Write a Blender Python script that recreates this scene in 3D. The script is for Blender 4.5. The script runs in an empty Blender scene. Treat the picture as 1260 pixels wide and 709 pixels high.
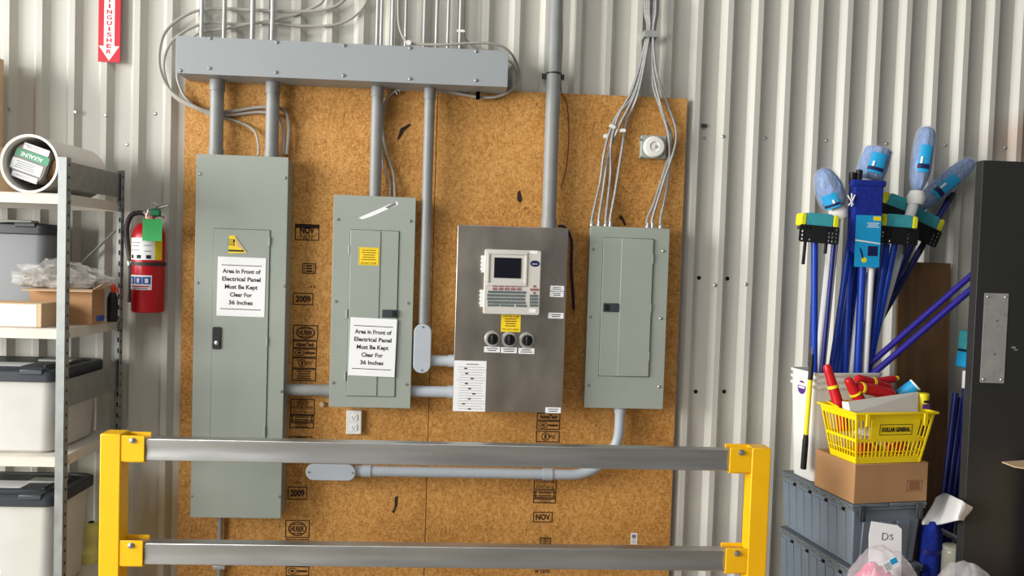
import bpy, bmesh, math, random
from mathutils import Vector, Matrix, noise
random.seed(7)
C = bpy.context.scene.collection
scn = bpy.context.scene

# ------------------------------------------------------------------ camera
F, W, H = 950.0, 1260.0, 709.0
CAM = Vector((0.0, -3.70, 1.69))
PITCH, ROLL, YAW = math.radians(1.99), math.radians(1.83), math.radians(-2.91)
_cy, _sy, _cp, _sp = math.cos(YAW), math.sin(YAW), math.cos(PITCH), math.sin(PITCH)
FWD = Vector((-_sy*_cp, _cy*_cp, -_sp)); _r = Vector((_cy, _sy, 0)); _u = _r.cross(FWD)
RT = _r*math.cos(ROLL)+_u*math.sin(ROLL); UP = _u*math.cos(ROLL)-_r*math.sin(ROLL)
cd = bpy.data.cameras.new('camera'); cam = bpy.data.objects.new('camera', cd); C.objects.link(cam)
cam.matrix_world = Matrix(((RT.x, UP.x, -FWD.x, CAM.x), (RT.y, UP.y, -FWD.y, CAM.y), (RT.z, UP.z, -FWD.z, CAM.z), (0, 0, 0, 1)))
cd.sensor_width = 36; cd.lens = F/W*36; cd.clip_start = .05
scn.camera = cam

# ------------------------------------------------------------------ light
wd = bpy.data.worlds.new('world'); scn.world = wd; wd.use_nodes = True
bg = wd.node_tree.nodes['Background']; bg.inputs[0].default_value = (.97, .97, .97, 1); bg.inputs[1].default_value = .205
def area(name, loc, target, sx, sy, energy, col):
    l = bpy.data.lights.new(name, 'AREA'); l.shape = 'RECTANGLE'; l.size = sx; l.size_y = sy; l.energy = energy; l.color = col
    o = bpy.data.objects.new(name, l); C.objects.link(o); o.location = loc
    o.rotation_euler = (Vector(target)-Vector(loc)).to_track_quat('-Z', 'Y').to_euler()
    return o
area('dock_door_daylight', (-9.0, -3.7, 3.2), (0.2, 0, 1.3), 4.0, 4.0, 1150, (1, .985, .95))
area('added_rack_fill', (-4.3, -3.4, 1.9), (-1, -.3, 1.2), 1.6, 2.2, 62, (1, .985, .95))  # added fill light brightening rack fronts and board, no known door
area('added_floor_fill', (-5.2, -5.6, 2.2), (-2.4, -4.2, 0), 2.4, 2.6, 190, (1, .985, .95))  # added light brightening the floor that the rails reflect, no known door
area('warehouse_lamp', (-.3, -3.2, 5.2), (0, -.6, 0), 3.0, 1.0, 45, (1, .97, .92))
vs = scn.view_settings
vs.view_transform = 'Standard'; vs.look = 'None'; vs.gamma = 1; vs.use_curve_mapping = False; vs.exposure = -0.08

# ------------------------------------------------------------------ helpers
def P(u, v, y):
    d = RT*((u-W/2)/F) + UP*(-(v-H/2)/F) + FWD
    return CAM + d*((y-CAM.y)/d.y)
def RC(tl, tr, br, bl, y):
    a, b, c, d = P(*tl, y), P(*tr, y), P(*br, y), P(*bl, y)
    return (a.x+d.x)/2, (b.x+c.x)/2, (c.z+d.z)/2, (a.z+b.z)/2
def RW(u, v, w, h, y):
    c = P(u, v, y); kx = P(u+.5, v, y).x-P(u-.5, v, y).x; kz = P(u, v-.5, y).z-P(u, v+.5, y).z
    return c.x-w*kx/2, c.x+w*kx/2, c.z-h*kz/2, c.z+h*kz/2
def SC(u, v, y): return (P(u+.5, v, y)-P(u-.5, v, y)).length
def S(r, g, b):
    f = lambda c: (c/255/12.92) if c <= 10 else ((c/255+.055)/1.055)**2.4
    return (f(r), f(g), f(b))
def rotY(a): return Matrix.Rotation(a, 4, 'Y')
def frame(p0, p1):
    z = (p1-p0).normalized(); a = Vector((0, 0, 1)) if abs(z.z) < .9 else Vector((1, 0, 0))
    x = a.cross(z).normalized(); y = z.cross(x)
    return Matrix(((x.x, y.x, z.x, p0.x), (x.y, y.y, z.y, p0.y), (x.z, y.z, z.z, p0.z), (0, 0, 0, 1)))
def smooth_path(pts, k=8):
    pts = [Vector(p) for p in pts]; out = []
    for i in range(len(pts)-1):
        p0 = pts[i-1] if i else pts[0]*2-pts[1]; p1 = pts[i]; p2 = pts[i+1]; p3 = pts[i+2] if i+2 < len(pts) else pts[-1]*2-pts[-2]
        for j in range(k):
            t = j/k
            out.append(.5*((2*p1)+(p2-p0)*t+(2*p0-5*p1+4*p2-p3)*t*t+(3*p1-p0-3*p2+p3)*t**3))
    return out+[pts[-1]]
ORG = {}
class MB:
    def __init__(s, M=None): s.v = []; s.f = []; s.M = M or Matrix()
    def add(s, vs_, fs, M=None):
        n = len(s.v); T = s.M @ M if M is not None else s.M
        s.v += [T @ Vector(p) for p in vs_]; s.f += [tuple(i+n for i in f) for f in fs]; return s
    def bx(s, x0, x1, y0, y1, z0, z1, M=None):
        return s.add([(x0, y0, z0), (x1, y0, z0), (x1, y1, z0), (x0, y1, z0), (x0, y0, z1), (x1, y0, z1), (x1, y1, z1), (x0, y1, z1)],
                     [(0, 3, 2, 1), (4, 5, 6, 7), (0, 1, 5, 4), (1, 2, 6, 5), (2, 3, 7, 6), (3, 0, 4, 7)], M)
    def hexa(s, lo, hi, M=None):   # four lower and four upper corners
        return s.add(list(lo)+list(hi), [(0, 3, 2, 1), (4, 5, 6, 7), (0, 1, 5, 4), (1, 2, 6, 5), (2, 3, 7, 6), (3, 0, 4, 7)], M)
    def lathe(s, prof, n=24, M=None, cap=True):
        vs_ = [(r*math.cos(2*math.pi*i/n), r*math.sin(2*math.pi*i/n), z) for r, z in prof for i in range(n)]; m = len(prof)
        fs = [(j*n+i, j*n+(i+1) % n, (j+1)*n+(i+1) % n, (j+1)*n+i) for j in range(m-1) for i in range(n)]
        if cap: fs += [tuple(range(n-1, -1, -1)), tuple(range((m-1)*n, m*n))]
        return s.add(vs_, fs, M)
    def cyl(s, p0, p1, r0, r1=None, n=16):
        p0, p1 = Vector(p0), Vector(p1); r1 = r0 if r1 is None else r1
        return s.lathe([(r0, 0), (r1, (p1-p0).length)], n, frame(p0, p1))
    def tube(s, pts, r, n=8, sm=0):
        pts = smooth_path(pts, sm) if sm else [Vector(p) for p in pts]
        m = len(pts); vs_ = []; nx = None
        for i, p in enumerate(pts):
            t = (pts[min(i+1, m-1)]-pts[max(i-1, 0)]).normalized()
            if nx is None:
                a = Vector((0, 0, 1)) if abs(t.z) < .9 else Vector((1, 0, 0)); nx = a.cross(t).normalized()
            else: nx = (nx-t*nx.dot(t)).normalized()
            b = t.cross(nx); rr = r[i] if isinstance(r, (list, tuple)) else (r(i/(m-1)) if callable(r) else r)
            vs_ += [p+(nx*math.cos(2*math.pi*k/n)+b*math.sin(2*math.pi*k/n))*rr for k in range(n)]
        fs = [(j*n+i, j*n+(i+1) % n, (j+1)*n+(i+1) % n, (j+1)*n+i) for j in range(m-1) for i in range(n)]
        fs += [tuple(range(n-1, -1, -1)), tuple(range((m-1)*n, m*n))]
        return s.add(vs_, fs)
    def prism(s, poly, y0, y1, M=None):
        n = len(poly); vs_ = [(x, y0, z) for x, z in poly]+[(x, y1, z) for x, z in poly]
        return s.add(vs_, [tuple(range(n)), tuple(range(2*n-1, n-1, -1))]+[(i, i+n, (i+1) % n+n, (i+1) % n) for i in range(n)], M)
    def disc(s, x, z, r, y0, y1, n=20, rz=None):
        rz = rz or r
        return s.prism([(x+r*math.cos(2*math.pi*i/n), z+rz*math.sin(2*math.pi*i/n)) for i in range(n)], y0, y1)
    def ring(s, x, z, r, t, y0, y1, n=24, rz=None):
        rz = rz or r; vs_ = []
        for i in range(n):
            c, q = math.cos(2*math.pi*i/n), math.sin(2*math.pi*i/n)
            vs_ += [(x+r*c, y0, z+rz*q), (x+(r-t)*c, y0, z+(rz-t)*q), (x+r*c, y1, z+rz*q), (x+(r-t)*c, y1, z+(rz-t)*q)]
        fs = []
        for i in range(n):
            a, b = 4*i, 4*((i+1) % n); fs += [(a, a+1, b+1, b), (a+2, b+2, b+3, a+3), (a, b, b+2, a+2), (a+1, a+3, b+3, b+1)]
        return s.add(vs_, fs)
    def rframe(s, x0, x1, z0, z1, t, y0, y1):
        s.bx(x0, x1, y0, y1, z1-t, z1); s.bx(x0, x1, y0, y1, z0, z0+t); s.bx(x0, x0+t, y0, y1, z0+t, z1-t); s.bx(x1-t, x1, y0, y1, z0+t, z1-t); return s
    def rrect(s, x0, x1, z0, z1, r, y0, y1, n=5, M=None):
        pl = []
        for cx, cz, a in ((x1-r, z1-r, 0), (x0+r, z1-r, 90), (x0+r, z0+r, 180), (x1-r, z0+r, 270)):
            for k in range(n+1):
                q = math.radians(a+90*k/n); pl.append((cx+r*math.cos(q), cz+r*math.sin(q)))
        return s.prism(pl, y0, y1, M)
    def text(s, st, cx, cz, w, h, y0, th=.0008, M=None, bold=.012, flip=False):
        cu = bpy.data.curves.new('t', 'FONT'); cu.body = st; cu.size = 1; cu.offset = bold; cu.extrude = .5; cu.resolution_u = 3
        ob = bpy.data.objects.new('t', cu); me = bpy.data.meshes.new_from_object(ob)
        xs = [v.co.x for v in me.vertices]; zs = [v.co.y for v in me.vertices]
        if not xs: return s
        x0, x1, z0, z1 = min(xs), max(xs), min(zs), max(zs); g = -1 if flip else 1
        if w is None: w = (x1-x0)/(z1-z0)*h
        vs_ = [(cx+g*((v.co.x-x0)/(x1-x0)-.5)*w, y0-(v.co.z+.5)*th, cz+g*((v.co.y-z0)/(z1-z0)-.5)*h) for v in me.vertices]
        s.add(vs_, [tuple(p.vertices) for p in me.polygons], M)
        bpy.data.objects.remove(ob); bpy.data.curves.remove(cu); bpy.data.meshes.remove(me); return s
    def build(s, name, m, parent=None, bev=0, smooth=True, at=None, ang=.6, recalc=True):
        L = Vector(at) if at is not None else (ORG[parent.name] if parent else Vector())
        me = bpy.data.meshes.new(name); me.from_pydata([tuple(p-L) for p in s.v], [], s.f)
        if recalc:
            b = bmesh.new(); b.from_mesh(me); bmesh.ops.recalc_face_normals(b, faces=b.faces); b.to_mesh(me); b.free()
        if smooth: me.shade_smooth(); me.set_sharp_from_angle(angle=ang)
        me.materials.append(m); o = bpy.data.objects.new(name, me); C.objects.link(o)
        if parent: o.parent = parent
        else: o.location = L
        ORG[o.name] = L
        if bev:
            q = o.modifiers.new('bevel', 'BEVEL'); q.width = bev; q.segments = 2; q.limit_method = 'ANGLE'; q.angle_limit = .7
        return o
def tag(o, label, cat, group=None):
    o['label'] = label; o['category'] = cat
    if group: o['group'] = group
    return o
def thing(name, label, cat, loc, group=None):
    o = bpy.data.objects.new(name, None); C.objects.link(o); o.location = loc; ORG[o.name] = Vector(loc); o.empty_display_size = .05
    return tag(o, label, cat, group)
def struct(o): o['kind'] = 'structure'; return o
def blob(mb, c, rx, ry, rz, amp=.15, fr=6, nu=40, nv=26, seed=0, flat=-1, M=None, fold=0):
    vs_ = []; c = Vector(c)
    for j in range(nv+1):
        th = math.pi*j/nv
        for i in range(nu):
            ph = 2*math.pi*i/nu
            d = Vector((math.sin(th)*math.cos(ph), math.sin(th)*math.sin(ph), math.cos(th)))
            k = 1+amp*noise.noise(d*fr*.5+Vector((seed, 0, 0)))+amp*.6*noise.noise(d*fr+Vector((0, seed, 3)))+fold*math.cos(ph*14+4*d.z)*math.sin(th)
            k += amp*.22*noise.noise(d*fr*2.3+Vector((seed, 5, 3)))
            p = Vector((d.x*rx, d.y*ry, d.z*rz))*k
            if p.z < flat*rz: p.z = flat*rz
            vs_.append(c+p)
    fs = [(j*nu+i, j*nu+(i+1) % nu, (j+1)*nu+(i+1) % nu, (j+1)*nu+i) for j in range(nv) for i in range(nu)]
    return mb.add(vs_, fs, M)

# ------------------------------------------------------------------ materials
def mat(name, col, rough=.5, metal=0, var=.06, vs_=8, bump=0, bs=60, alpha=1, stretch=(1, 1, 1), spec=.5, trans=0, dirt=None, dirt_amt=0, ior=1.45):
    m = bpy.data.materials.new(name); m.use_nodes = True; nt = m.node_tree; N = nt.nodes; L = nt.links
    b = N['Principled BSDF']; b.inputs['Roughness'].default_value = rough; b.inputs['Metallic'].default_value = metal
    b.inputs['Alpha'].default_value = alpha; b.inputs['Specular IOR Level'].default_value = spec; b.inputs['IOR'].default_value = ior
    b.inputs['Transmission Weight'].default_value = trans
    tc = N.new('ShaderNodeTexCoord'); mp = N.new('ShaderNodeMapping'); mp.inputs['Scale'].default_value = stretch
    L.new(tc.outputs['Object'], mp.inputs[0])
    nz = N.new('ShaderNodeTexNoise'); nz.inputs['Scale'].default_value = vs_; nz.inputs['Detail'].default_value = 5; L.new(mp.outputs[0], nz.inputs['Vector'])
    rp = N.new('ShaderNodeMapRange'); rp.inputs['From Min'].default_value = .3; rp.inputs['From Max'].default_value = .7
    rp.inputs['To Min'].default_value = 1-var; rp.inputs['To Max'].default_value = 1+var; L.new(nz.outputs['Fac'], rp.inputs['Value'])
    mx = N.new('ShaderNodeMix'); mx.data_type = 'RGBA'; mx.blend_type = 'MULTIPLY'; mx.inputs['Factor'].default_value = 1
    mx.inputs['A'].default_value = (*col, 1); L.new(rp.outputs[0], mx.inputs['B'])
    out = mx.outputs['Result']
    if dirt:
        n2 = N.new('ShaderNodeTexNoise'); n2.inputs['Scale'].default_value = vs_*2.7; n2.inputs['Detail'].default_value = 6; L.new(mp.outputs[0], n2.inputs['Vector'])
        r2 = N.new('ShaderNodeMapRange'); r2.inputs['From Min'].default_value = .58; r2.inputs['From Max'].default_value = .75; r2.inputs['To Max'].default_value = dirt_amt
        L.new(n2.outputs['Fac'], r2.inputs['Value'])
        m2 = N.new('ShaderNodeMix'); m2.data_type = 'RGBA'; L.new(r2.outputs[0], m2.inputs['Factor']); L.new(out, m2.inputs['A']); m2.inputs['B'].default_value = (*dirt, 1); out = m2.outputs['Result']
    L.new(out, b.inputs['Base Color'])
    if metal > .5:
        r3 = N.new('ShaderNodeMapRange'); r3.inputs['To Min'].default_value = rough*.8; r3.inputs['To Max'].default_value = min(1, rough*1.25); L.new(nz.outputs['Fac'], r3.inputs['Value']); L.new(r3.outputs[0], b.inputs['Roughness'])
    if bump:
        n3 = N.new('ShaderNodeTexNoise'); n3.inputs['Scale'].default_value = bs; n3.inputs['Detail'].default_value = 4; L.new(mp.outputs[0], n3.inputs['Vector'])
        bp = N.new('ShaderNodeBump'); bp.inputs['Strength'].default_value = bump; bp.inputs['Distance'].default_value = .004; L.new(n3.outputs['Fac'], bp.inputs['Height']); L.new(bp.outputs[0], b.inputs['Normal'])
    return m
def osb_mat():
    m = bpy.data.materials.new('strand_board'); m.use_nodes = True; nt = m.node_tree; N = nt.nodes; L = nt.links; b = N['Principled BSDF']
    b.inputs['Roughness'].default_value = .62; b.inputs['Specular IOR Level'].default_value = .3
    tc = N.new('ShaderNodeTexCoord')
    def flakes(sc, rot, rng):
        mp = N.new('ShaderNodeMapping'); mp.inputs['Scale'].default_value = sc; mp.inputs['Rotation'].default_value = (0, rot, 0); L.new(tc.outputs['Object'], mp.inputs[0])
        nz = N.new('ShaderNodeTexNoise'); nz.inputs['Scale'].default_value = .6; L.new(mp.outputs[0], nz.inputs['Vector'])
        ad = N.new('ShaderNodeVectorMath'); ad.operation = 'ADD'; L.new(mp.outputs[0], ad.inputs[0]); L.new(nz.outputs['Color'], ad.inputs[1])
        vo = N.new('ShaderNodeTexVoronoi'); vo.inputs['Scale'].default_value = 1; L.new(ad.outputs[0], vo.inputs['Vector'])
        sp = N.new('ShaderNodeSeparateColor'); L.new(vo.outputs['Color'], sp.inputs[0]); return sp.outputs[0]
    a = flakes((115, 1, 58), .5, 0); c = flakes((90, 1, 170), -.5, 0); d = flakes((330, 1, 190), 1.2, 0)
    def mix(x, y, f):
        q = N.new('ShaderNodeMix'); q.data_type = 'FLOAT'; q.inputs['Factor'].default_value = f; L.new(x, q.inputs['A']); L.new(y, q.inputs['B']); return q.outputs['Result']
    s1 = mix(a, c, .5); s2 = mix(s1, d, .42)
    big = N.new('ShaderNodeTexNoise'); big.inputs['Scale'].default_value = 2.2; big.inputs['Detail'].default_value = 4; L.new(tc.outputs['Object'], big.inputs['Vector'])
    s3 = mix(s2, big.outputs['Fac'], .42)
    rp = N.new('ShaderNodeValToRGB'); L.new(s3, rp.inputs[0]); e = rp.color_ramp.elements
    e[0].position = .2; e[0].color = (*S(136, 88, 40), 1); e[1].position = .78; e[1].color = (*S(218, 170, 104), 1)
    k = e.new(.42); k.color = (*S(180, 126, 60), 1); k = e.new(.58); k.color = (*S(203, 150, 82), 1)
    fl = N.new('ShaderNodeTexNoise'); fl.inputs['Scale'].default_value = 42; fl.inputs['Detail'].default_value = 3
    mp = N.new('ShaderNodeMapping'); mp.inputs['Scale'].default_value = (1.3, 1, .7); mp.inputs['Rotation'].default_value = (0, .6, 0); L.new(tc.outputs['Object'], mp.inputs[0]); L.new(mp.outputs[0], fl.inputs['Vector'])
    r2 = N.new('ShaderNodeMapRange'); r2.inputs['From Min'].default_value = .68; r2.inputs['From Max'].default_value = .76; r2.inputs['To Max'].default_value = .6; L.new(fl.outputs['Fac'], r2.inputs['Value'])
    m2 = N.new('ShaderNodeMix'); m2.data_type = 'RGBA'; L.new(r2.outputs[0], m2.inputs['Factor']); L.new(rp.outputs[0], m2.inputs['A']); m2.inputs['B'].default_value = (*S(84, 44, 16), 1)
    L.new(m2.outputs['Result'], b.inputs['Base Color'])
    bp = N.new('ShaderNodeBump'); bp.inputs['Strength'].default_value = .35; bp.inputs['Distance'].default_value = .002; L.new(s2, bp.inputs['Height']); L.new(bp.outputs[0], b.inputs['Normal'])
    return m
def wall_mat():
    m = mat('painted_wall_sheet', S(197, 195, 186), .42, 0, .035, 2.5, stretch=(1, 1, .25)); nt = m.node_tree; N = nt.nodes; L = nt.links; b = N['Principled BSDF']
    src = b.inputs['Base Color'].links[0].from_socket; tc = N.new('ShaderNodeTexCoord')
    def tint_patch(src, c, rx, rz, col, amt, sc):
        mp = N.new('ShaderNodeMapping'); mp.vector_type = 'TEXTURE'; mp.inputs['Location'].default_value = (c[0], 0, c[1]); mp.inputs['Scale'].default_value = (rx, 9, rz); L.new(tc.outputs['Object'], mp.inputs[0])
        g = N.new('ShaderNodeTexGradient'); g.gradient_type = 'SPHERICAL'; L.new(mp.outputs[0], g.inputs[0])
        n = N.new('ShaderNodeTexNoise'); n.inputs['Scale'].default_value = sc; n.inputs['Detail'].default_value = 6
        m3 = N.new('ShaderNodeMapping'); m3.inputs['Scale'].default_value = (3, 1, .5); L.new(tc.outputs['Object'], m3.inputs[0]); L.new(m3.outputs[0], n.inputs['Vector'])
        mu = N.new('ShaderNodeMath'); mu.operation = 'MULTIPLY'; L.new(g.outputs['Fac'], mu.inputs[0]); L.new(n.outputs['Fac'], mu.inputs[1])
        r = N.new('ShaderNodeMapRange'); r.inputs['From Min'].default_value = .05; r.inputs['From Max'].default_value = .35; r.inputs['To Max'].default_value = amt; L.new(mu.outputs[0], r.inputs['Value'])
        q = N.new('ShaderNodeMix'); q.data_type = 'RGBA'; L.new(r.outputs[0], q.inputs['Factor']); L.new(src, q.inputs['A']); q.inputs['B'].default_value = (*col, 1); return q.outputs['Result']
    p = P(198, 660, 0); src = tint_patch(src, (p.x, p.z), .30, .45, S(176, 150, 104), .85, 5)  # rust and drip stain, low at left
    p = P(1248, 172, 0); src = tint_patch(src, (p.x+.03, p.z), .26, .17, S(172, 138, 112), .6, 1.5)  # soft brownish tint patch, upper right
    L.new(src, b.inputs['Base Color']); return m
M = dict(
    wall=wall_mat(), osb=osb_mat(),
    floor=mat('concrete_floor', S(150, 146, 138), .6, 0, .12, 3, .2, 30),
    panel=mat('grey_enamel', S(154, 161, 152), .38, 0, .025, 6), panel_dk=mat('grey_enamel_seam', S(96, 102, 98), .5),
    trough=mat('blue_grey_enamel', S(154, 159, 162), .4, 0, .02, 5), pvc=mat('grey_conduit', S(140, 142, 141), .45, 0, .06, 14), pvc_lt=mat('light_grey_conduit', S(176, 184, 192), .42, 0, .03, 14),
    emt=mat('galvanised_tubing', S(180, 182, 180), .42, .55, .1, 20), mc=mat('armoured_cable', S(170, 170, 168), .4, .6, .12, 60), cable=mat('grey_cable', S(164, 160, 152), .5, 0, .06),
    ss=mat('brushed_stainless', S(184, 177, 167), .36, 1, .18, 7, .06, 18, dirt=S(190, 188, 184), dirt_amt=.25, stretch=(1, 1, .55)), galv=mat('galvanised_rail', S(202, 203, 202), .36, 1, .1, 12, .05, 8, stretch=(.2, 1, 2)),
    rack=mat('galvanised_rack', S(150, 154, 152), .5, .6, .12, 22), shelf=mat('shelf_enamel', S(214, 208, 196), .5, 0, .06, 9),
    white=mat('white_plastic', S(232, 231, 226), .4, 0, .02), paper=mat('white_paper', S(238, 239, 240), .7, 0, .015), offw=mat('off_white_plastic', S(206, 202, 194), .45, 0, .02),
    black=mat('black_plastic', S(26, 27, 28), .45, 0, .1), ink=mat('black_ink', S(28, 27, 27), .7), stamp=mat('stamp_ink', S(46, 27, 14), .8, 0, .3, 80), hole=mat('dark_hole', S(14, 13, 12), .9), grey=mat('mid_grey_print', S(120, 120, 122), .7),
    dk=mat('dark_grey_plastic', S(58, 62, 68), .45, 0, .08, 10), lid=mat('charcoal_lid', S(50, 55, 62), .4, 0, .1, 10), tote=mat('pale_tote_plastic', S(204, 203, 198), .42, 0, .04), toteg=mat('grey_tote_plastic', S(140, 144, 148), .42, 0, .04), tot2=mat('blue_grey_tote', S(116, 128, 140), .45, 0, .06, 9),
    tot3=mat('blue_grey_tote_lid', S(100, 108, 114), .5, 0, .1, 14),
    yel=mat('yellow_powder_coat', S(250, 190, 16), .36, 0, .03, 10), ylabel=mat('yellow_label', S(242, 212, 34), .5), ybask=mat('yellow_basket_plastic', S(250, 218, 8), .36, 0, .02), yel2=mat('yellow_plastic', S(242, 224, 40), .45, 0, .04),
    red=mat('extinguisher_red', S(186, 22, 34), .28, 0, .03), redp=mat('red_plastic', S(196, 24, 30), .32, 0, .05), redsign=mat('sign_red', S(200, 28, 48), .45, 0, .02), green=mat('green_tag', S(44, 168, 84), .6, 0, .04), greenp=mat('green_plastic', S(20, 130, 84), .4),
    rubber=mat('black_rubber', S(48, 46, 46), .55, 0, .06), card=mat('cardboard', S(176, 134, 92), .75, 0, .05, 9, .1, 40), card2=mat('pale_cardboard', S(206, 176, 140), .75, 0, .05, 9), brn=mat('dark_plank', S(112, 82, 52), .7, 0, .22, 4, .2, 20, stretch=(8, 1, 1)),
    blue=mat('blue_pole', S(20, 62, 172), .34, 0, .04), navy=mat('navy_pole', S(26, 34, 112), .4, 0, .08), purp=mat('violet_blue_pole', S(44, 36, 138), .38, 0, .06), wpole=mat('white_pole', S(226, 228, 230), .35, 0, .03),
    mopb=mat('blue_mop_yarn', S(94, 132, 188), .9, 0, .55, 26, 1, 70, stretch=(3, 3, .7)), mopd=mat('dark_blue_mop_pad', S(18, 40, 140), .95, 0, .3, 60, .8, 200), teal=mat('teal_sponge', S(60, 160, 172), .8, 0, .1, 40, .3, 120), cyan=mat('cyan_card', S(28, 158, 214), .5, 0, .05),
    dblue=mat('navy_print', S(20, 28, 78), .5), sponge=mat('yellow_sponge', S(226, 224, 40), .85, 0, .1, 40, .3, 100), wrap=mat('clear_wrap', S(235, 240, 245), .08, 0, .02, alpha=.2, bump=.8, bs=30), bagg=mat('clear_parts_bag', S(226, 224, 220), .15, 0, .05, alpha=.2, bump=.5, bs=30), bag=mat('clear_bag', S(236, 234, 238), .16, 0, .05, alpha=.28, bump=.8, bs=22),
    pinkbag=mat('pink_goods', S(218, 32, 112), .5, 0, .2, 12), bub=mat('grey_bagged_parts', S(134, 128, 120), .5, 0, .5, 60, .8, 70), doorb=mat('black_door_paint', S(44, 44, 43), .5, 0, .1, 6), plate=mat('worn_plate', S(186, 184, 180), .45, .5, .1, 16, dirt=S(120, 116, 110), dirt_amt=.5),
    screw=mat('zinc_screw', S(190, 190, 188), .3, .9), screen=mat('dark_screen', S(20, 20, 32), .12), key=mat('grey_keys', S(96, 108, 110), .5), redkey=mat('mauve_keys', S(150, 96, 100), .5), steel=mat('bright_steel', S(200, 200, 200), .25, .95), brass=mat('copper_gauge', S(168, 108, 92), .4, .3),
    bluelab=mat('blue_label', S(38, 84, 170), .5), foam=mat('white_foam_sheet', S(226, 226, 226), .6, 0, .04, 6, .2, 30), glass=mat('clear_glass_jar', S(225, 225, 205), .08, 0, .02, alpha=.45), spool=mat('yellow_spool', S(226, 214, 130), .6), pack=mat('brown_grey_film', S(92, 82, 76), .35, 0, .15, 14), wire=mat('navy_wire', S(34, 30, 62), .45), thin=mat('brown_wire', S(120, 66, 30), .5), orange=mat('orange_trigger', S(232, 74, 34), .4), tubew=mat('white_plastic_tube', S(226, 222, 214), .4, 0, .04), jack=mat('purple_print', S(88, 44, 130), .5),
)
def lines(mb, x0, x1, z0, z1, n, y, th=.0005, fill=.35, rag=.3):   # rows of fine print too small to read
    h = (z1-z0)/n
    for i in range(n):
        w = (x1-x0)*(1-rag*random.random()); c = (x0+x1)/2
        mb.bx(c-w/2, c+w/2, y-th, y, z1-(i+.5)*h-h*fill/2, z1-(i+.5)*h+h*fill/2)
    return mb
def screw_head(u, v, y, parent, r=.007, name='screw'):
    p = P(u, v, y); return MB().lathe([(r, 0), (r, .002), (r*.6, .005)], 12, frame(p, p+Vector((0, -1, 0)))).build(name, M['screw'], parent)

# ------------------------------------------------------------------ structure
PITCH_W = .1455; x_ref = P(852.5, 0, -.015).x
def wall_profile(x0, x1):
    pts = []; k0 = int((x0-x_ref)/PITCH_W)-1; x = x_ref+k0*PITCH_W
    while x < x1:
        pts += [(x-.001, 0), (x+.024, -.032), (x+.05, -.032), (x+.072, 0)]; x += PITCH_W
    return pts
pr = wall_profile(-4.2, 4.6); mb = MB(); n = len(pr)
mb.add([(x, y, 0) for x, y in pr]+[(x, y, 4.2) for x, y in pr], [(i, i+1, i+1+n, i+n) for i in range(n-1)])
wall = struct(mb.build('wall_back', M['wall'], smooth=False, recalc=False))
struct(MB().bx(-10, 7, -12, .05, -.1, 0).build('floor', M['floor']))
def wall_y(x):
    t = (x-x_ref) % PITCH_W
    if t < .024: return -.032*t/.024
    if t < .05: return -.032
    if t < .072: return -.032*(.072-t)/.022
    return 0.
for u, v in [(12, 135), (93, 138), (175, 141), (191, 140), (130, 142), (867, 170), (890, 168), (942, 170), (1017, 173), (1091, 177), (1114, 176), (1163, 179), (1237, 182), (873, 508), (918, 350), (880, 351), (156, 178)]:
    y = wall_y(P(u, v, 0).x); y = 0 if -.032 < y < 0 else y
    screw_head(u, v, y, wall, .0085, 'wall_screw')
for u, v in [(860, 342), (895, 343), (856, 482), (891, 482)]:
    p = P(u, v, 0); MB().disc(p.x, p.z, .010, wall_y(p.x)-.0012, wall_y(p.x)).build('drilled_hole', M['hole'], wall)
p = P(864, 155, 0); mb = MB(); mb.bx(p.x-.02, p.x-.008, -.006, 0, p.z-.008, p.z+.008); mb.bx(p.x-.002, p.x+.02, -.012, 0, p.z-.008, p.z+.008); mb.build('wall_clip', M['dk'], wall)

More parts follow.
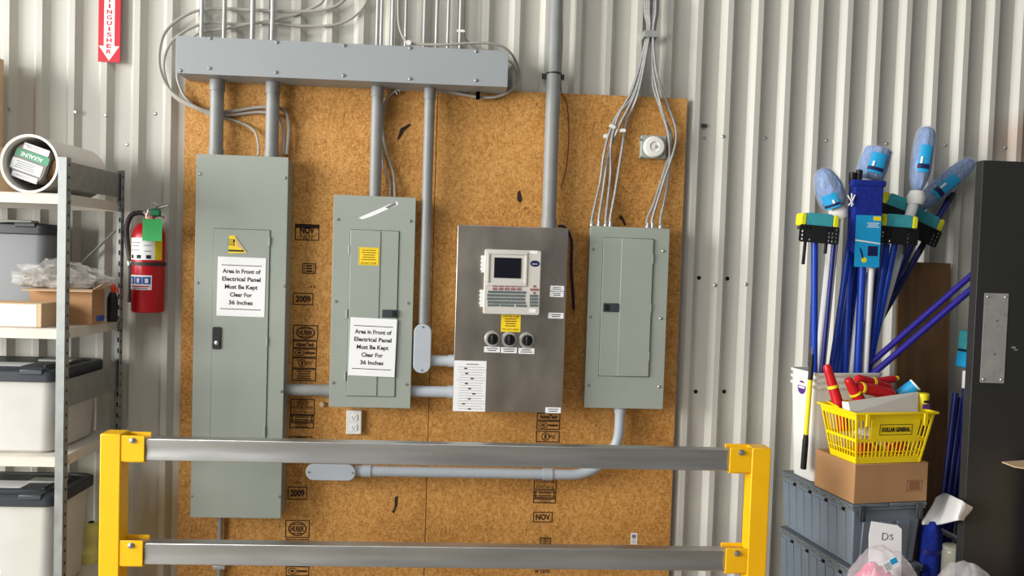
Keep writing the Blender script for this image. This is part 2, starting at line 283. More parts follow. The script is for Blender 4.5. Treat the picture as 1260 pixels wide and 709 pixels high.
# ------------------------------------------------------------------ strand board sheets with grade stamps
YB = -.048
xl = (P(228, 95, YB).x+P(218, 700, YB).x)/2; xs = (P(535, 112, YB).x+P(526.5, 660, YB).x)/2; xr = (P(845, 120, YB).x+P(824, 700, YB).x)/2
zt = P(536, 108, YB).z
board_l = tag(MB().bx(xl, xs-.0015, YB, -.033, .02, zt).build('strand_board', M['osb'], at=((xl+xs)/2, YB, .02), smooth=False), 'left sheet of golden strand board behind the two closed grey panels', 'board', 'strand board backing sheets')
board_r = tag(MB().bx(xs+.0015, xr, YB+.002, -.033, .02, zt).build('strand_board', M['osb'], at=((xr+xs)/2, YB, .02), smooth=False), 'right sheet of golden strand board behind the stainless control box', 'board', 'strand board backing sheets')
def stamps(boxes, parent, y):
    o = .0006
    for (u, v, w, h, kind, st) in boxes:
        mb = MB(); x0, x1, z0, z1 = RW(u, v, w, h, y); cx, cz = (x0+x1)/2, (z0+z1)/2; a, b = x1-x0, z1-z0
        if kind != 'open': mb.rframe(x0, x1, z0, z1, .0045, y-o, y)
        if kind == 'oval':
            mb.ring(cx, cz, a*.38, .006, y-o, y, rz=b*.40); mb.text(st, cx, cz, a*.56, b*.32, y, o, bold=.04); mb.bx(cx-a*.2, cx+a*.2, y-o, y, cz+b*.22, cz+b*.27); mb.bx(cx-a*.2, cx+a*.2, y-o, y, cz-b*.27, cz-b*.22)
        elif kind in ('text', 'open'): mb.text(st, cx, cz, a*.74, b*.56, y, o, bold=.045)
        elif kind == 'twice': mb.text(st, cx, cz+b*.12, a*.6, b*.45, y, o, bold=.05); mb.text(st, cx, cz-b*.28, a*.55, b*.3, y, o); mb.bx(x0, x1, y-o, y, z1-b*.25, z1)
        elif kind == 'lines': lines(mb, x0+a*.2, x1-a*.2, z0+b*.1, z1-b*.1, 4, y, o, .4)
        elif kind == 'bars': lines(mb, x0+a*.28, x1-a*.28, z0+b*.12, z1-b*.12, 3, y, o, .6, .05); mb.bx(x0+a*.15, x0+a*.2, y-o, y, z0, z1); mb.bx(x1-a*.2, x1-a*.15, y-o, y, z0, z1)
        elif kind == 'logo': mb.ring(x0+a*.28, cz, a*.2, .004, y-o, y, rz=b*.34); mb.bx(x0+a*.2, x0+a*.36, y-o, y, cz-b*.1, cz+b*.1); mb.bx(x0+a*.5, x1-a*.08, y-o, y, cz-b*.1, cz+b*.1)
        elif kind == 'round': mb.ring(x0+a*.4, cz, b*.36, .004, y-o, y); mb.bx(x0+a*.36, x0+a*.44, y-o, y, cz-b*.2, cz+b*.2); mb.text('PS2', x0+a*.7, cz, a*.24, b*.3, y, o)
        elif kind == 'span':
            mb.text('FLOOR SPAN', cx, cz-b*.02, a*.8, b*.2, y, o); mb.text('23/32" 24 oc', cx, cz-b*.33, a*.8, b*.17, y, o); lines(mb, x0+a*.25, x1-a*.25, cz+b*.12, z1-b*.06, 3, y, o, .4)
        elif kind == 'arrow':
            lines(mb, x0+a*.2, x1-a*.2, z0+b*.1, z1-b*.1, 2, y, o, .4, .1)
            for q in (x0+a*.1, x1-a*.1):
                mb.bx(q-.002, q+.002, y-o, y, z0+b*.15, z1-b*.15); mb.bx(q-.006, q+.006, y-o, y, z1-b*.35, z1-b*.2); mb.bx(q-.006, q+.006, y-o, y, z0+b*.2, z0+b*.35)
        elif kind == 'dash': pass
        mb.build('grade_stamp', M['stamp'], parent, smooth=False)
stamps([(378, 286, 30, 20, 'twice', 'NOV'), (380.5, 330.5, 17, 13, 'bars', ''), (383, 353, 12, 5, 'open', '-11'), (373, 368, 25, 15, 'text', '2009'),
        (376, 409.5, 31, 19, 'oval', 'HUBER'), (375.4, 424, 30, 9.5, 'text', 'AdvanTech'), (375, 434.5, 30, 11, 'logo', ''), (374.6, 447, 30, 13.5, 'round', ''), (374, 461.5, 30, 15, 'lines', ''),
        (372.4, 501, 30, 20, 'span', ''), (371.6, 515, 30, 8.5, 'arrow', ''), (371.2, 523.5, 30, 7.5, 'lines', ''), (370, 541, 28, 8, 'lines', ''), (366, 607, 24, 16, 'text', '2009'), (365, 594, 11, 5, 'open', '-11'), (366, 651, 30, 22, 'oval', 'HUBER'), (366, 668, 29, 9, 'text', 'AdvanTech'), (366, 703, 29, 12, 'logo', '')], board_l, YB)
stamps([(675, 513, 29, 9.5, 'text', 'AdvanTech'), (674.6, 523.5, 29, 11, 'logo', ''), (674, 537.5, 29, 14, 'round', ''), (671, 592, 28, 22, 'span', ''), (670.4, 608.5, 28, 9.5, 'arrow', ''), (670, 616.5, 28, 6, 'lines', ''), (668, 636.5, 24, 13, 'text', 'NOV'), (671, 666.5, 14, 10, 'bars', ''), (667, 703, 26, 7, 'open', 'W 23/32')], board_r, YB+.002)
def chip(pts, parent, y):
    q = [P(u, v, y) for u, v in pts]; MB().prism([(p.x, p.z) for p in q], y-.0006, y).build('knot_mark', M['stamp'], parent, smooth=False)
chip([(489, 170), (493, 158), (504, 152), (506, 154), (498, 161), (494, 168), (490, 173)], board_l, YB)
chip([(761, 269), (764, 264), (767, 268), (771, 277), (768, 278), (765, 271)], board_r, YB+.002)
chip([(637, 236), (640, 234), (643, 246), (640, 250), (636, 246)], board_r, YB+.002)
chip([(482, 630), (485, 626), (486, 612), (490, 610), (489, 622), (485, 632)], board_l, YB)
x0, x1, z0, z1 = RW(780, 663, 8, 14, YB+.002); st = MB().bx(x0, x1, YB+.0012, YB+.002, z0, z1).build('paper_sticker', M['paper'], board_r); mb = MB(); mb.bx(x0+.006, x1-.006, YB+.0008, YB+.0012, z0+.03, z0+.048); lines(mb, x0+.004, x1-.004, z0+.004, z0+.026, 3, YB+.0012, .0004); mb.build('sticker_print', M['grey'], st, smooth=False)

# ------------------------------------------------------------------ wireway
YF = -.21
x0, x1, z0, z1 = RC((217, 45), (626, 62), (624, 108), (216, 89), YF)
t = thing('wireway', 'long horizontal blue-grey metal trough above the board', 'wireway', ((x0+x1)/2, -.1, z0))
MB().bx(x0, x1, YF+.003, -.049, z0, z1).build('trough', M['trough'], t, .004)
MB().bx(x0-.001, x1+.001, YF-.002, YF+.002, z0-.001, z1+.001).build('cover', M['trough'], t, .002)
for u, v in [(259, 47), (258, 84), (341, 52), (340, 89), (424, 56), (423, 93), (505, 59), (505, 97), (586, 63), (586, 99), (222, 87)]: screw_head(u, v, YF-.002, t, .008)
WX0, WX1, WZ0, WZ1 = x0, x1, z0, z1

# ------------------------------------------------------------------ electrical panels
def enclosure(name, label, corners, yf, group=None, m='panel'):
    x0, x1, z0, z1 = RC(*corners, yf); t = thing(name, label, 'panel', ((x0+x1)/2, -.06, z0), group)
    MB().bx(x0+.006, x1-.006, yf+.004, YB-.0005, z0+.006, z1-.006).build('box', M[m], t, .003)
    MB().bx(x0, x1, yf-.002, yf+.003, z0, z1).build('front_cover', M[m], t, .002)
    return t, x0, x1, z0, z1
def door(t, c, yf, split=None, hinge='left', hv=(), m='panel', latch=None):
    x0, x1, z0, z1 = RC(*c, yf); y = yf-.002
    MB().bx(x0-.0025, x1+.0025, y-.0008, y, z0-.0025, z1+.0025).build('door_gap', M['panel_dk'], t, smooth=False)
    d = MB().bx(x0, x1, y-.005, y-.0008, z0, z1).build('door', M[m], t, .002)
    if split:
        xs_ = (P(*split[0], y).x+P(*split[1], y).x)/2
        if split[2] == 'left': MB().bx(xs_, x1-.002, y-.0085, y-.005, z0+.002, z1-.002).build('raised_leaf', M[m], d, .002)
        else: MB().bx(x0+.002, xs_, y-.0085, y-.005, z0+.002, z1-.002).build('raised_leaf', M[m], d, .002)
    for (u, v) in hv:
        p = P(u, v, y); MB().cyl((p.x, y-.004, p.z-.02), (p.x, y-.004, p.z+.02), .005).build('hinge', M[m], d)
    return d, y-.005
# tall main panel
Y1 = -.16
t1, a0, a1, b0, b1 = enclosure('main_breaker_panel', 'tallest grey electrical panel at left with black key latch', ((243, 190), (356, 193), (345, 638), (233, 637)), Y1)
d1, yd = door(t1, ((265, 282), (333, 283), (327, 541), (258, 541)), Y1, hv=((332, 297), (329, 420), (326, 530)))
p = P(267, 416, yd); l = MB().rrect(p.x-.018, p.x+.018, p.z-.05, p.z+.05, .006, yd-.008, yd).build('latch', M['black'], d1); MB().lathe([(.010, 0), (.010, .005), (.004, .007)], 16, frame(P(267, 422, yd-.008), P(267, 422, yd-.008)+Vector((0, -1, 0)))).build('lock_cylinder', M['steel'], l)
for u, v in [(246, 214), (351, 219), (243, 348), (350, 352), (235, 611), (343, 611), (346, 482)]: screw_head(u, v, Y1-.002, t1, .007)
def poly_px(name, pts, y, th, m, parent): 
    q = [P(u, v, y) for u, v in pts]; return MB().prism([(p.x, p.z) for p in q], y-th, y).build(name, M[m], parent, smooth=False)
ws = poly_px('warning_sticker', [(282, 290), (289, 289.5), (304, 311), (281, 312)], yd, .0008, 'ylabel', d1)
x0, x1, z0, z1 = RW(288, 301, 8, 14, yd-.0008); mb = MB(); lines(mb, x0-.012, x0+.018, z0+.02, z1, 4, yd-.0008, .0004, .35, .1); mb.text('!', x0+.014, z0+.035, .008, .03, yd-.0008, .0004); lines(mb, x0-.01, x1+.03, z0-.01, z0+.006, 1, yd-.0008, .0004, .5, 0); mb.build('sticker_print', M['ink'], ws, smooth=False)
poly_px('peeled_corner', [(289, 290), (304, 311), (292, 303)], yd-.001, .002, 'card2', ws)
# second panel
Y2 = -.15
t2, a0, a1, b0, b1 = enclosure('breaker_panel', 'grey breaker panel with yellow sticker and scuffed top, second from left', ((410.5, 240.5), (511.5, 242.3), (505.5, 503), (405, 500.5)), Y2, 'small grey breaker panels')
d2, yd2 = door(t2, ((432, 283.5), (491, 284), (486, 488), (426, 487)), Y2, split=((467.5, 284), (465, 488), 'right'), hv=((430, 308), (427, 386), (425, 463)))
p = P(480, 386, yd2); l = MB().bx(p.x-.036, p.x+.034, yd2-.006, yd2, p.z-.018, p.z+.018).build('latch', M['dk'], d2, .002); MB().bx(p.x+.010, p.x+.026, yd2-.010, yd2-.006, p.z-.013, p.z+.013).build('latch_button', M['black'], l)
for u, v in [(416, 270), (505, 272), (413, 371), (502, 373), (410, 471), (500, 473)]: screw_head(u, v, Y2-.002, t2, .007)
x0, x1, z0, z1 = RW(454, 315.5, 25, 22, yd2-.0035); s = MB().bx(x0, x1, yd2-.0044, yd2-.0035, z0, z1).build('warning_sticker', M['ylabel'], d2); mb = MB(); lines(mb, x0+.01, x1-.01, z0+.02, z1-.008, 5, yd2-.0044, .0004, .35); mb.text('DO NOT COVER', (x0+x1)/2, z0+.01, .07, .009, yd2-.0044, .0004); mb.rframe(x0+.003, x1-.003, z0+.003, z1-.003, .001, yd2-.0048, yd2-.0044); mb.build('sticker_print', M['thin'], s, smooth=False)
poly_px('torn_label', [(441, 268), (460, 260), (478, 252), (489, 248), (490, 252), (476, 258), (458, 266), (446, 270)], Y2-.002, .0006, 'paper', t2)
poly_px('label_smear', [(474, 255), (486, 249), (488, 252), (478, 257)], Y2-.0026, .0004, 'grey', t2)
# right panel
Y4 = -.15
t4, a0, a1, b0, b1 = enclosure('breaker_panel', 'grey breaker panel without stickers below the cable bundle', ((727, 279), (823.5, 280.5), (816.5, 503.5), (718.5, 502)), Y4, 'small grey breaker panels')
d4, yd4 = door(t4, ((742, 293), (804, 294), (798, 463), (737, 463)), Y4, split=((764.5, 294), (759.5, 463), 'left'), hv=((803, 319), (800.5, 379), (798, 438)))
p = P(751.5, 378.5, yd4); l = MB().bx(p.x-.036, p.x+.036, yd4-.006, yd4, p.z-.02, p.z+.02).build('latch', M['dk'], d4, .002); MB().bx(p.x-.03, p.x-.012, yd4-.010, yd4-.006, p.z-.014, p.z+.014).build('latch_button', M['black'], l)
for u, v in [(729.5, 306.5), (816, 309), (726, 390), (813, 392), (724, 474), (811, 476)]: screw_head(u, v, Y4-.002, t4, .007)

# stainless control box
Y3 = -.22
x0, x1, z0, z1 = RC((563.5, 276.5), (699, 281), (692, 508.5), (556.5, 505.5), Y3)
t3 = thing('control_box', 'brushed stainless control box with keyboard terminal and three black knobs', 'control box', ((x0+x1)/2, -.1, z0))
MB().bx(x0+.004, x1-.004, Y3+.004, YB, z0+.004, z1-.004).build('box', M['ss'], t3, .003)
MB().bx(x0, x1, Y3-.002, Y3+.003, z0, z1).build('door', M['ss'], t3, .003)
SX0, SX1, SZ0, SZ1 = x0, x1, z0, z1
yt = Y3-.002
def lrect(mb, u, v, w, h, y, th): 
    q = RW(u, v, w, h, y); mb.bx(q[0], q[1], y-th, y, q[2], q[3]); return q
x0, x1, z0, z1 = RC((597, 307), (666, 308.5), (663, 387.5), (594, 386), yt)
hm = MB().rrect(x0, x1, z0, z1, .008, yt-.03, yt).build('keyboard_terminal', M['offw'], t3, .004); yh = yt-.03
mb = MB(); q = RW(624, 331, 50, 42, yh); mb.rframe(q[0], q[1], q[2], q[3], .012, yh-.005, yh); mb.build('screen_bezel', M['offw'], hm, .003)
mb = MB(); lrect(mb, 624.5, 329.8, 33, 25, yh, .003); mb.build('screen', M['screen'], hm)
for v in (325, 367):
    mb = MB(); q = lrect(mb, 594.5 if v < 340 else 593, v, 4, 21, yt, .022)
    for k in range(4): mb.bx(q[0]-.004, q[0]+.004, yt-.018, yt-.004, q[2]+.012+.018*k, q[2]+.021+.018*k)
    mb.build('terminal_hinge', M['white'], hm, .001)
mb = MB()
for r in range(2):
    for k in range(5): lrect(mb, 609+7.4*k-.3*r, 351.7+3.8*r+.1*k, 5.2, 2.6, yh, .003)
mb.build('function_keys', M['redkey'], hm, smooth=False)
mb = MB()
for r, (n, off) in enumerate([(13, 601), (13, 600), (13, 599.8), (13, 600.5)]):
    for k in range(n): lrect(mb, off+3.6*k+.9, 359.2+4.2*r+.07*k, 2.9, 3.1, yh, .003)
for k in range(4): lrect(mb, 601.5+3.6*k, 375.6, 2.9, 2.6, yh, .003)
lrect(mb, 623.5, 375.9, 16, 2.6, yh, .003); lrect(mb, 641, 376.4, 13, 2.6, yh, .003)
for r in range(4):
    for k in range(3): lrect(mb, 653.2+3.5*k, 364.2+3.9*r+.07*k, 3.0, 3.0, yh, .003)
mb.build('keypad', M['key'], hm, smooth=False)
mb = MB(); 
for du, dv in ((0, -4), (0, 4), (-3.6, 0), (3.6, 0), (0, 0)): p = P(657.3+du, 356.5+dv, yh); mb.disc(p.x, p.z, .0055, yh-.003, yh)
mb.build('arrow_keys', M['redkey'], hm)
p = P(658, 324.5, yh); e = MB().disc(p.x, p.z, .021, yh-.002, yh, rz=.014).build('maker_badge', M['dblue'], hm); MB().text('veeder', p.x, p.z-.001, .026, .006, yh-.002, .0006).build('badge_print', M['paper'], e, smooth=False)
for q in ((657, 310.5, 9, 4), (655.5, 382.5, 8, 4.5)): mb = MB(); lrect(mb, *q, yh, .001); mb.build('terminal_label', M['paper'], hm)
s_ = MB(); q = lrect(s_, 628.5, 398, 24, 21, yt, .0008); s = s_.build('warning_sticker', M['ylabel'], t3); mb = MB(); lines(mb, q[0]+.012, q[1]-.014, q[2]+.022, q[3]-.014, 4, yt-.0008, .0004, .4); mb.text('STOP FUEL ALARM', (q[0]+q[1])/2, q[3]-.008, .07, .007, yt-.0008, .0004); mb.text('DO NOT OPEN', (q[0]+q[1])/2, q[2]+.011, .074, .008, yt-.0008, .0004); mb.build('sticker_print', M['thin'], s, smooth=False)
for i, u in enumerate((606, 626.7, 648.3)):
    v = 417+.9*i; p = P(u, v, yt); fr = frame(p, p+Vector((0, -1, 0)))
    k = MB().lathe([(.037, 0), (.037, .004), (.033, .010), (.026, .011)], 28, fr).build('selector_switch', M['plate'], t3)
    MB().lathe([(.025, .011), (.025, .016), (.021, .020)], 24, fr).build('switch_cap', M['black'], k); MB().bx(p.x-.006, p.x+.006, yt-.034, yt-.02, p.z-.02, p.z+.02).build('switch_handle', M['black'], k, .003)
    a = MB(); q = lrect(a, u-.6, 430.2+.9*i, 19.5, 7, yt, .0008); nl = a.build('name_plate', M['paper'], t3); mb = MB(); lines(mb, q[0]+.008, q[1]-.008, q[2]+.004, q[3]-.004, 2, yt-.0008, .0004, .4); mb.build('plate_print', M['ink'], nl, smooth=False)
for u, v, w, h, nl in ((685.5, 355, 17, 6.5, 2), (685, 362.3, 17, 6.5, 2), (684, 388.5, 19, 7, 2), (680.5, 505, 19, 7, 2)):
    a = MB(); q = lrect(a, u, v, w, h, yt, .0008); pl = a.build('name_plate', M['paper'], t3); mb = MB(); lines(mb, q[0]+.01, q[1]-.01, q[2]+.004, q[3]-.004, nl, yt-.0008, .0004, .4); mb.build('plate_print', M['ink'], pl, smooth=False)
# instruction sheet taped on the control box
x0, x1, z0, z1 = RC((559, 443.5), (598.5, 444.5), (597, 507), (557, 505.5), yt); y = yt-.0003
ins = tag(MB().bx(x0, x1, y-.0008, y, z0, z1).build('instruction_sheet', M['paper'], at=((x0+x1)/2, y, z0)), 'white printed instruction sheet taped to lower left of stainless box', 'paper')
mb = MB(); lines(mb, x0+.05, x1-.03, z1-.02, z1-.012, 1, y-.0008, .0003, .5)
for k in range(17): w = .1+.03*random.random(); c = (x0+x1)/2+.01*random.random(); mb.bx(c-w/2, c+w/2, y-.0011, y-.0008, z1-.03-.0118*k, z1-.0285-.0118*k)
mb.build('fine_print', M['grey'], ins, smooth=False)
mb = MB()
for k, dx in enumerate((-.02, -.015, .01, -.015, .0, .02, .0, -.025, .002)): c = (x0+x1)/2+dx; zz = z1-.035-.023*k; mb.bx(c-.007, c+.007, y-.0012, y-.0008, zz-.003, zz+.003)
mb.build('bold_print', M['ink'], ins, smooth=False)

# clearance notices
def notice(c, y, label, rows):
    q = [P(*k, y) for k in c]; ctr = sum(q, Vector())/4; ex = ((q[1]-q[0])+(q[2]-q[3]))/2; ez = ((q[0]-q[3])+(q[1]-q[2]))/2; w, h = ex.length, ez.length
    a = -math.atan2(ex.z, ex.x); T = Matrix.Translation(ctr) @ rotY(a)
    o = tag(MB(T).bx(-w/2, w/2, -.001, -.0002, -h/2, h/2).build('clearance_notice', M['paper'], at=ctr), label, 'sign', 'clearance notices')
    mb = MB(T); y0 = -.001; mb.bx(-w*.42, w*.42, y0-.0004, y0, h*.355, h*.367); mb.bx(-w*.42, w*.42, y0-.0004, y0, -h*.385, -h*.373)
    for i, (tx, ww) in enumerate(rows): mb.text(tx, 0, h*(.262-.132*i-(.011 if 'p' in tx else 0)), w*ww, h*(.074 if 'p' not in tx else .096), y0, .0004, bold=.03)
    mb.build('printed_words', M['ink'], o, smooth=False)
rows = [('Area in Front of', .79), ('Electrical Panel', .80), ('Must Be Kept', .68), ('Clear For', .46), ('36 Inches', .50)]
notice(((268.5, 315.5), (327.5, 318), (325.3, 390.5), (266, 388.5)), yd-.001, 'white clearance notice taped on the tallest grey panel', rows)
notice(((432, 390.5), (489.5, 393), (484.5, 464.5), (427.5, 461.5)), yd2-.0048, 'white clearance notice taped on the panel with scuffed top', rows)

# ------------------------------------------------------------------ conduits
def vconduit(label, u, v0, v1, w, y, m='pvc', z_top=None, z_bot=None, couplings=(), name='conduit', group='conduits'):
    a, b = P(u[0], v0, y), P(u[1], v1, y); x = (a.x+b.x)/2; r = w*SC(u[0], v0, y)/2
    z1 = z_top if z_top is not None else a.z; z0 = z_bot if z_bot is not None else b.z
    o = tag(MB().cyl((x, y, z0), (x, y, z1), r, n=24).build(name, M[m], at=(x, y, z0)), label, 'conduit', group)
    for (zc, h, k) in couplings:
        zc = z1-h/2 if zc == 't' else (z0+h/2 if zc == 'b' else P(u[0], zc, y).z)
        MB().lathe([(r*1.01, -h/2), (r*k, -h/2), (r*k, h/2), (r*1.01, h/2)], 24, Matrix.Translation((x, y, zc)), cap=False).build('coupling', M[m], o)
    return o, x, r
z1b = RC((243, 190), (356, 193), (345, 638), (233, 637), Y1)[3]; z2b = RC((410.5, 240.5), (511.5, 242.3), (505.5, 503), (405, 500.5), Y2)[3]
yc = -.105
vconduit('thick grey conduit entering tall panel top, left of the two', (267.5, 266), 90, 190, 16.5, yc, z_top=WZ0-.001, z_bot=z1b-.004, couplings=(('t', .05, 1.12), ('b', .035, 1.1)))
vconduit('thick grey conduit entering tall panel top, right of the two', (336, 334.5), 93, 192, 16, yc, z_top=WZ0-.001, z_bot=z1b-.004, couplings=(('t', .05, 1.12), ('b', .035, 1.1)))
vconduit('thick grey conduit from trough to panel with scuffed top', (464, 462.5), 100, 240, 14.5, yc, z_top=WZ0-.001, z_bot=z2b-.004, couplings=(('t', .045, 1.12),))
z3b = SZ1
# conduit body with stub to control box
xs_, ys_ = P(527, 250, -.12).x, -.12
o, cx5, r5 = vconduit('long grey conduit from trough down to rounded access fitting', (528, 522.5), 103, 398, 13, -.12, z_top=WZ0-.001, couplings=(('t', .05, 1.14),))
pA = P(520.5, 398, -.12); pB = P(519.5, 458, -.12)
cb = thing('access_fitting', 'rounded grey conduit access fitting left of stainless box', 'conduit fitting', (cx5, -.12, pB.z), 'conduit access fittings')
w = .040; z0, z1 = pB.z, pA.z
MB().rrect(cx5-w*.9, cx5+w*.9, z0+.006, z1+.002, w*.85, -.15, -.085).build('housing', M['pvc'], cb, .004)
MB().rrect(cx5-w, cx5+w, z0, z1, w*.95, -.158, -.1505).build('cover_plate', M['pvc_lt'], cb, .003)
for zz in (z0+.014, z1-.014): MB().lathe([(.005, 0), (.004, .003)], 10, frame(Vector((cx5, -.158, zz)), Vector((cx5, -1, zz)))).build('screw', M['screw'], cb)
def hconduit(label, u0, u1, v, w, y, x0=None, x1=None, m='pvc_lt', coup=True):
    a, b = P(u0, v, y), P(u1, v, y); r = w*SC(u0, v, y)/2; z = (a.z+b.z)/2; xa = a.x if x0 is None else x0; xb = b.x if x1 is None else x1
    o = tag(MB().cyl((xa, y, z), (xb, y, z), r, n=24).build('conduit', M[m], at=(xa, y, z)), label, 'conduit', 'conduits')
    if coup: MB().lathe([(r, 0), (r*1.15, 0), (r*1.15, .03), (r, .03)], 24, frame(Vector((xb-.03, y, z)), Vector((xb, y, z))), cap=False).build('coupling', M[m], o)
    return o
bx1 = RC((243, 190), (356, 193), (345, 638), (233, 637), Y1); bx2 = RC((410.5, 240.5), (511.5, 242.3), (505.5, 503), (405, 500.5), Y2)
hconduit('short grey horizontal conduit joining tall panel and scuffed panel', 352, 405, 480, 14.5, -.105, bx1[1]-.005, bx2[0]+.005, 'pvc')
hconduit('short pale conduit from scuffed panel to stainless box', 507, 556, 482, 14, -.105, bx2[1]-.005, SX0+.003)
hconduit('short pale conduit stub from rounded fitting to stainless box', 533, 556, 444, 13.5, -.115, cx5+.037, SX0+.003)
# big riser to control box
o, x, r = vconduit('thickest grey conduit rising from stainless box out of view', (684.5, 675), 0, 279, 17.5, -.11, z_top=3.3, z_bot=SZ1-.004, couplings=(('b', .05, 1.1),))
zc = P(681, 91, -.11).z; MB().lathe([(r, -.003), (r*1.1, -.003), (r*1.1, .003), (r, .003)], 24, Matrix.Translation((x, -.11, zc)), cap=False).build('clamp_band', M['black'], o)
MB().bx(x-.05, x-.045+.1, -.06, -.049, zc-.012, zc+.012).build('clamp_strap', M['dk'], o)
# small risers above the trough
for i, (u, w) in enumerate([(249, 5.5), (276.5, 5), (311.5, 6.2), (336, 6.2), (465, 4.5), (470, 4), (483.5, 4.5), (500, 4), (523, 4.6), (538, 4.6), (552, 4), (567, 4.4), (526.5, 0)][:12]):
    nm = ['first', 'second', 'third', 'fourth', 'fifth', 'sixth', 'seventh', 'eighth', 'ninth', 'tenth', 'eleventh', 'twelfth'][i]
    o, x, r = vconduit('thin metal tube rising from trough top, %s from left' % nm, (u, u-1), 0, 60, w, -.075, m='emt', z_top=3.3, z_bot=WZ1-.002, name='riser_tube', group='thin tubes rising from the trough')
    if w > 4.3: MB().lathe([(r*1.02, 0), (r*1.5, 0), (r*1.5, .018), (r*1.02, .018)], 14, Matrix.Translation((x, -.075, WZ1+.001)), cap=False).build('connector', M['emt'], o)
# lower fitting, run and elbow up to right panel
yl = -.11; a = P(378, 579, yl); b = P(439, 579, yl); z = (a.z+b.z)/2; hh = .038
cb2 = thing('access_fitting', 'long rounded grey access fitting below the guard rail top', 'conduit fitting', ((a.x+b.x)/2, yl, z-.04), 'conduit access fittings')
MB().rrect(a.x+.006, b.x-.006, z-hh*.9, z+hh*.9, hh*.85, -.138, -.075).build('housing', M['pvc'], cb2, .004)
MB().rrect(a.x, b.x, z-hh, z+hh, hh*.95, -.146, -.1385).build('cover_plate', M['pvc_lt'], cb2, .003)
for xx in (a.x+.014, b.x-.014): MB().lathe([(.005, 0), (.004, .003)], 10, frame(Vector((xx, -.146, z)), Vector((xx, -1, z)))).build('screw', M['screw'], cb2)
pe = P(763, 503, yl); rr = .030; zb4 = RC((727, 279), (823.5, 280.5), (816.5, 503.5), (718.5, 502), Y4)[2]
pts = [Vector((b.x-.007, yl, z)), Vector((P(660, 578, yl).x, yl, z))]; cx_, R_ = pe.x-.225, .225
for k in range(11): q = math.radians(-90+90*k/10); pts.append(Vector((cx_+R_*math.cos(q), yl, z+R_+R_*math.sin(q))))
pts.append(Vector((pe.x, yl, zb4+.004)))
o = tag(MB().tube(pts, rr*.8, 20).build('conduit', M['pvc_lt'], at=pts[0]), 'pale conduit run with elbow up to the panel without stickers', 'conduit', 'conduits')
for u in (445, 668): q = P(u, 577, yl); MB().cyl((q.x, yl, z), (q.x+.045, yl, z), rr*.95, n=20).build('coupling', M['pvc_lt'], o)
MB().cyl((pe.x, yl, zb4-.03), (pe.x, yl, zb4+.002), rr*.95, n=20).build('coupling', M['pvc_lt'], o)
# small conduit below the tall panel
o, x, r = vconduit('thin grey conduit running down from tall panel bottom', (272, 269), 638, 709, 6, -.075, z_top=bx1[2]+.008, z_bot=.0, m='pvc')
zc = P(270, 697, -.07).z; MB().bx(x-.03, x+.03, -.09, YB, zc-.010, zc+.010).build('pipe_strap', M['emt'], o, .004)

# ------------------------------------------------------------------ cables
def cable(label, pts, r, m='mc', name='armoured_cable', group='armoured cables', sm=8):
    q = [P(*p) for p in pts]
    return tag(MB().tube(q, r, 8, sm).build(name, M[m], at=q[0]), label, 'cable', group)
g = 'looping cables at the trough'
cable('outer pale cable looping round trough left end to tall panel', [(432, -8, -.05), (412, 8, -.05), (380, 14, -.048), (330, 13, -.046), (260, 11, -.045), (228, 19, -.05), (202, 42, -.06), (196, 80, -.07), (210, 112, -.075), (240, 131, -.078), (262, 138, -.066), (285, 137, -.066), (320, 132, -.066), (348, 135, -.066), (355, 155, -.085), (353, 190, -.09)], .0075, 'cable', 'looped_cable', g)
cable('inner pale cable looping round trough left end to tall panel', [(400, -8, -.048), (392, 6, -.045), (350, 22, -.042), (300, 30, -.045), (255, 28, -.05), (222, 42, -.058), (205, 62, -.066), (202, 90, -.068), (214, 118, -.07), (243, 134, -.073), (275, 142, -.062), (320, 138, -.062), (343, 144, -.066), (349, 165, -.08), (349, 190, -.085)], .007, 'cable', 'looped_cable', g)
cable('pale cable from trough underside curving to tall panel connector', [(218, 84, -.07), (219, 100, -.075), (230, 122, -.078), (255, 140, -.066), (290, 149, -.062), (312, 160, -.075), (318, 178, -.09), (318, 191, -.095)], .006, 'cable', 'looped_cable', g)
cable('grey cable sweeping down from top edge behind left thin tubes', [(456, -8, -.05), (442, 15, -.045), (415, 30, -.042), (370, 32, -.042), (320, 28, -.045), (280, 35, -.05), (250, 39, -.05), (236, 46, -.05)], .0065, 'cable', 'looped_cable', g)
cable('dark cable along trough top looping round its right end', [(490, -8, -.11), (491, 30, -.11), (499, 50, -.13), (510, 54, -.15), (545, 55, -.17), (580, 53, -.17), (603, 53.5, -.17), (621, 59, -.155), (633, 72, -.125), (639, 91, -.1), (633, 108, -.09), (612, 119, -.084), (585, 119, -.079), (548, 112, -.073), (510, 108, -.070), (485, 113, -.069), (473, 128, -.066), (470, 150, -.06), (475, 185, -.06), (484, 215, -.075), (486, 242, -.09)], .006, 'cable', 'looped_cable', g)
cable('second dark cable dropping behind trough right end to scuffed panel', [(572, -8, -.055), (571, 40, -.055), (577, 52, -.043), (590, 60, -.0405), (612, 67, -.0405), (632, 80, -.052), (637, 97, -.058), (627, 112, -.06), (600, 121, -.058), (570, 117, -.057), (520, 111, -.0565), (490, 112, -.056), (476, 122, -.056), (470, 170, -.055), (472, 205, -.06), (479, 222, -.07), (480, 242, -.085)], .0055, 'cable', 'looped_cable', g)
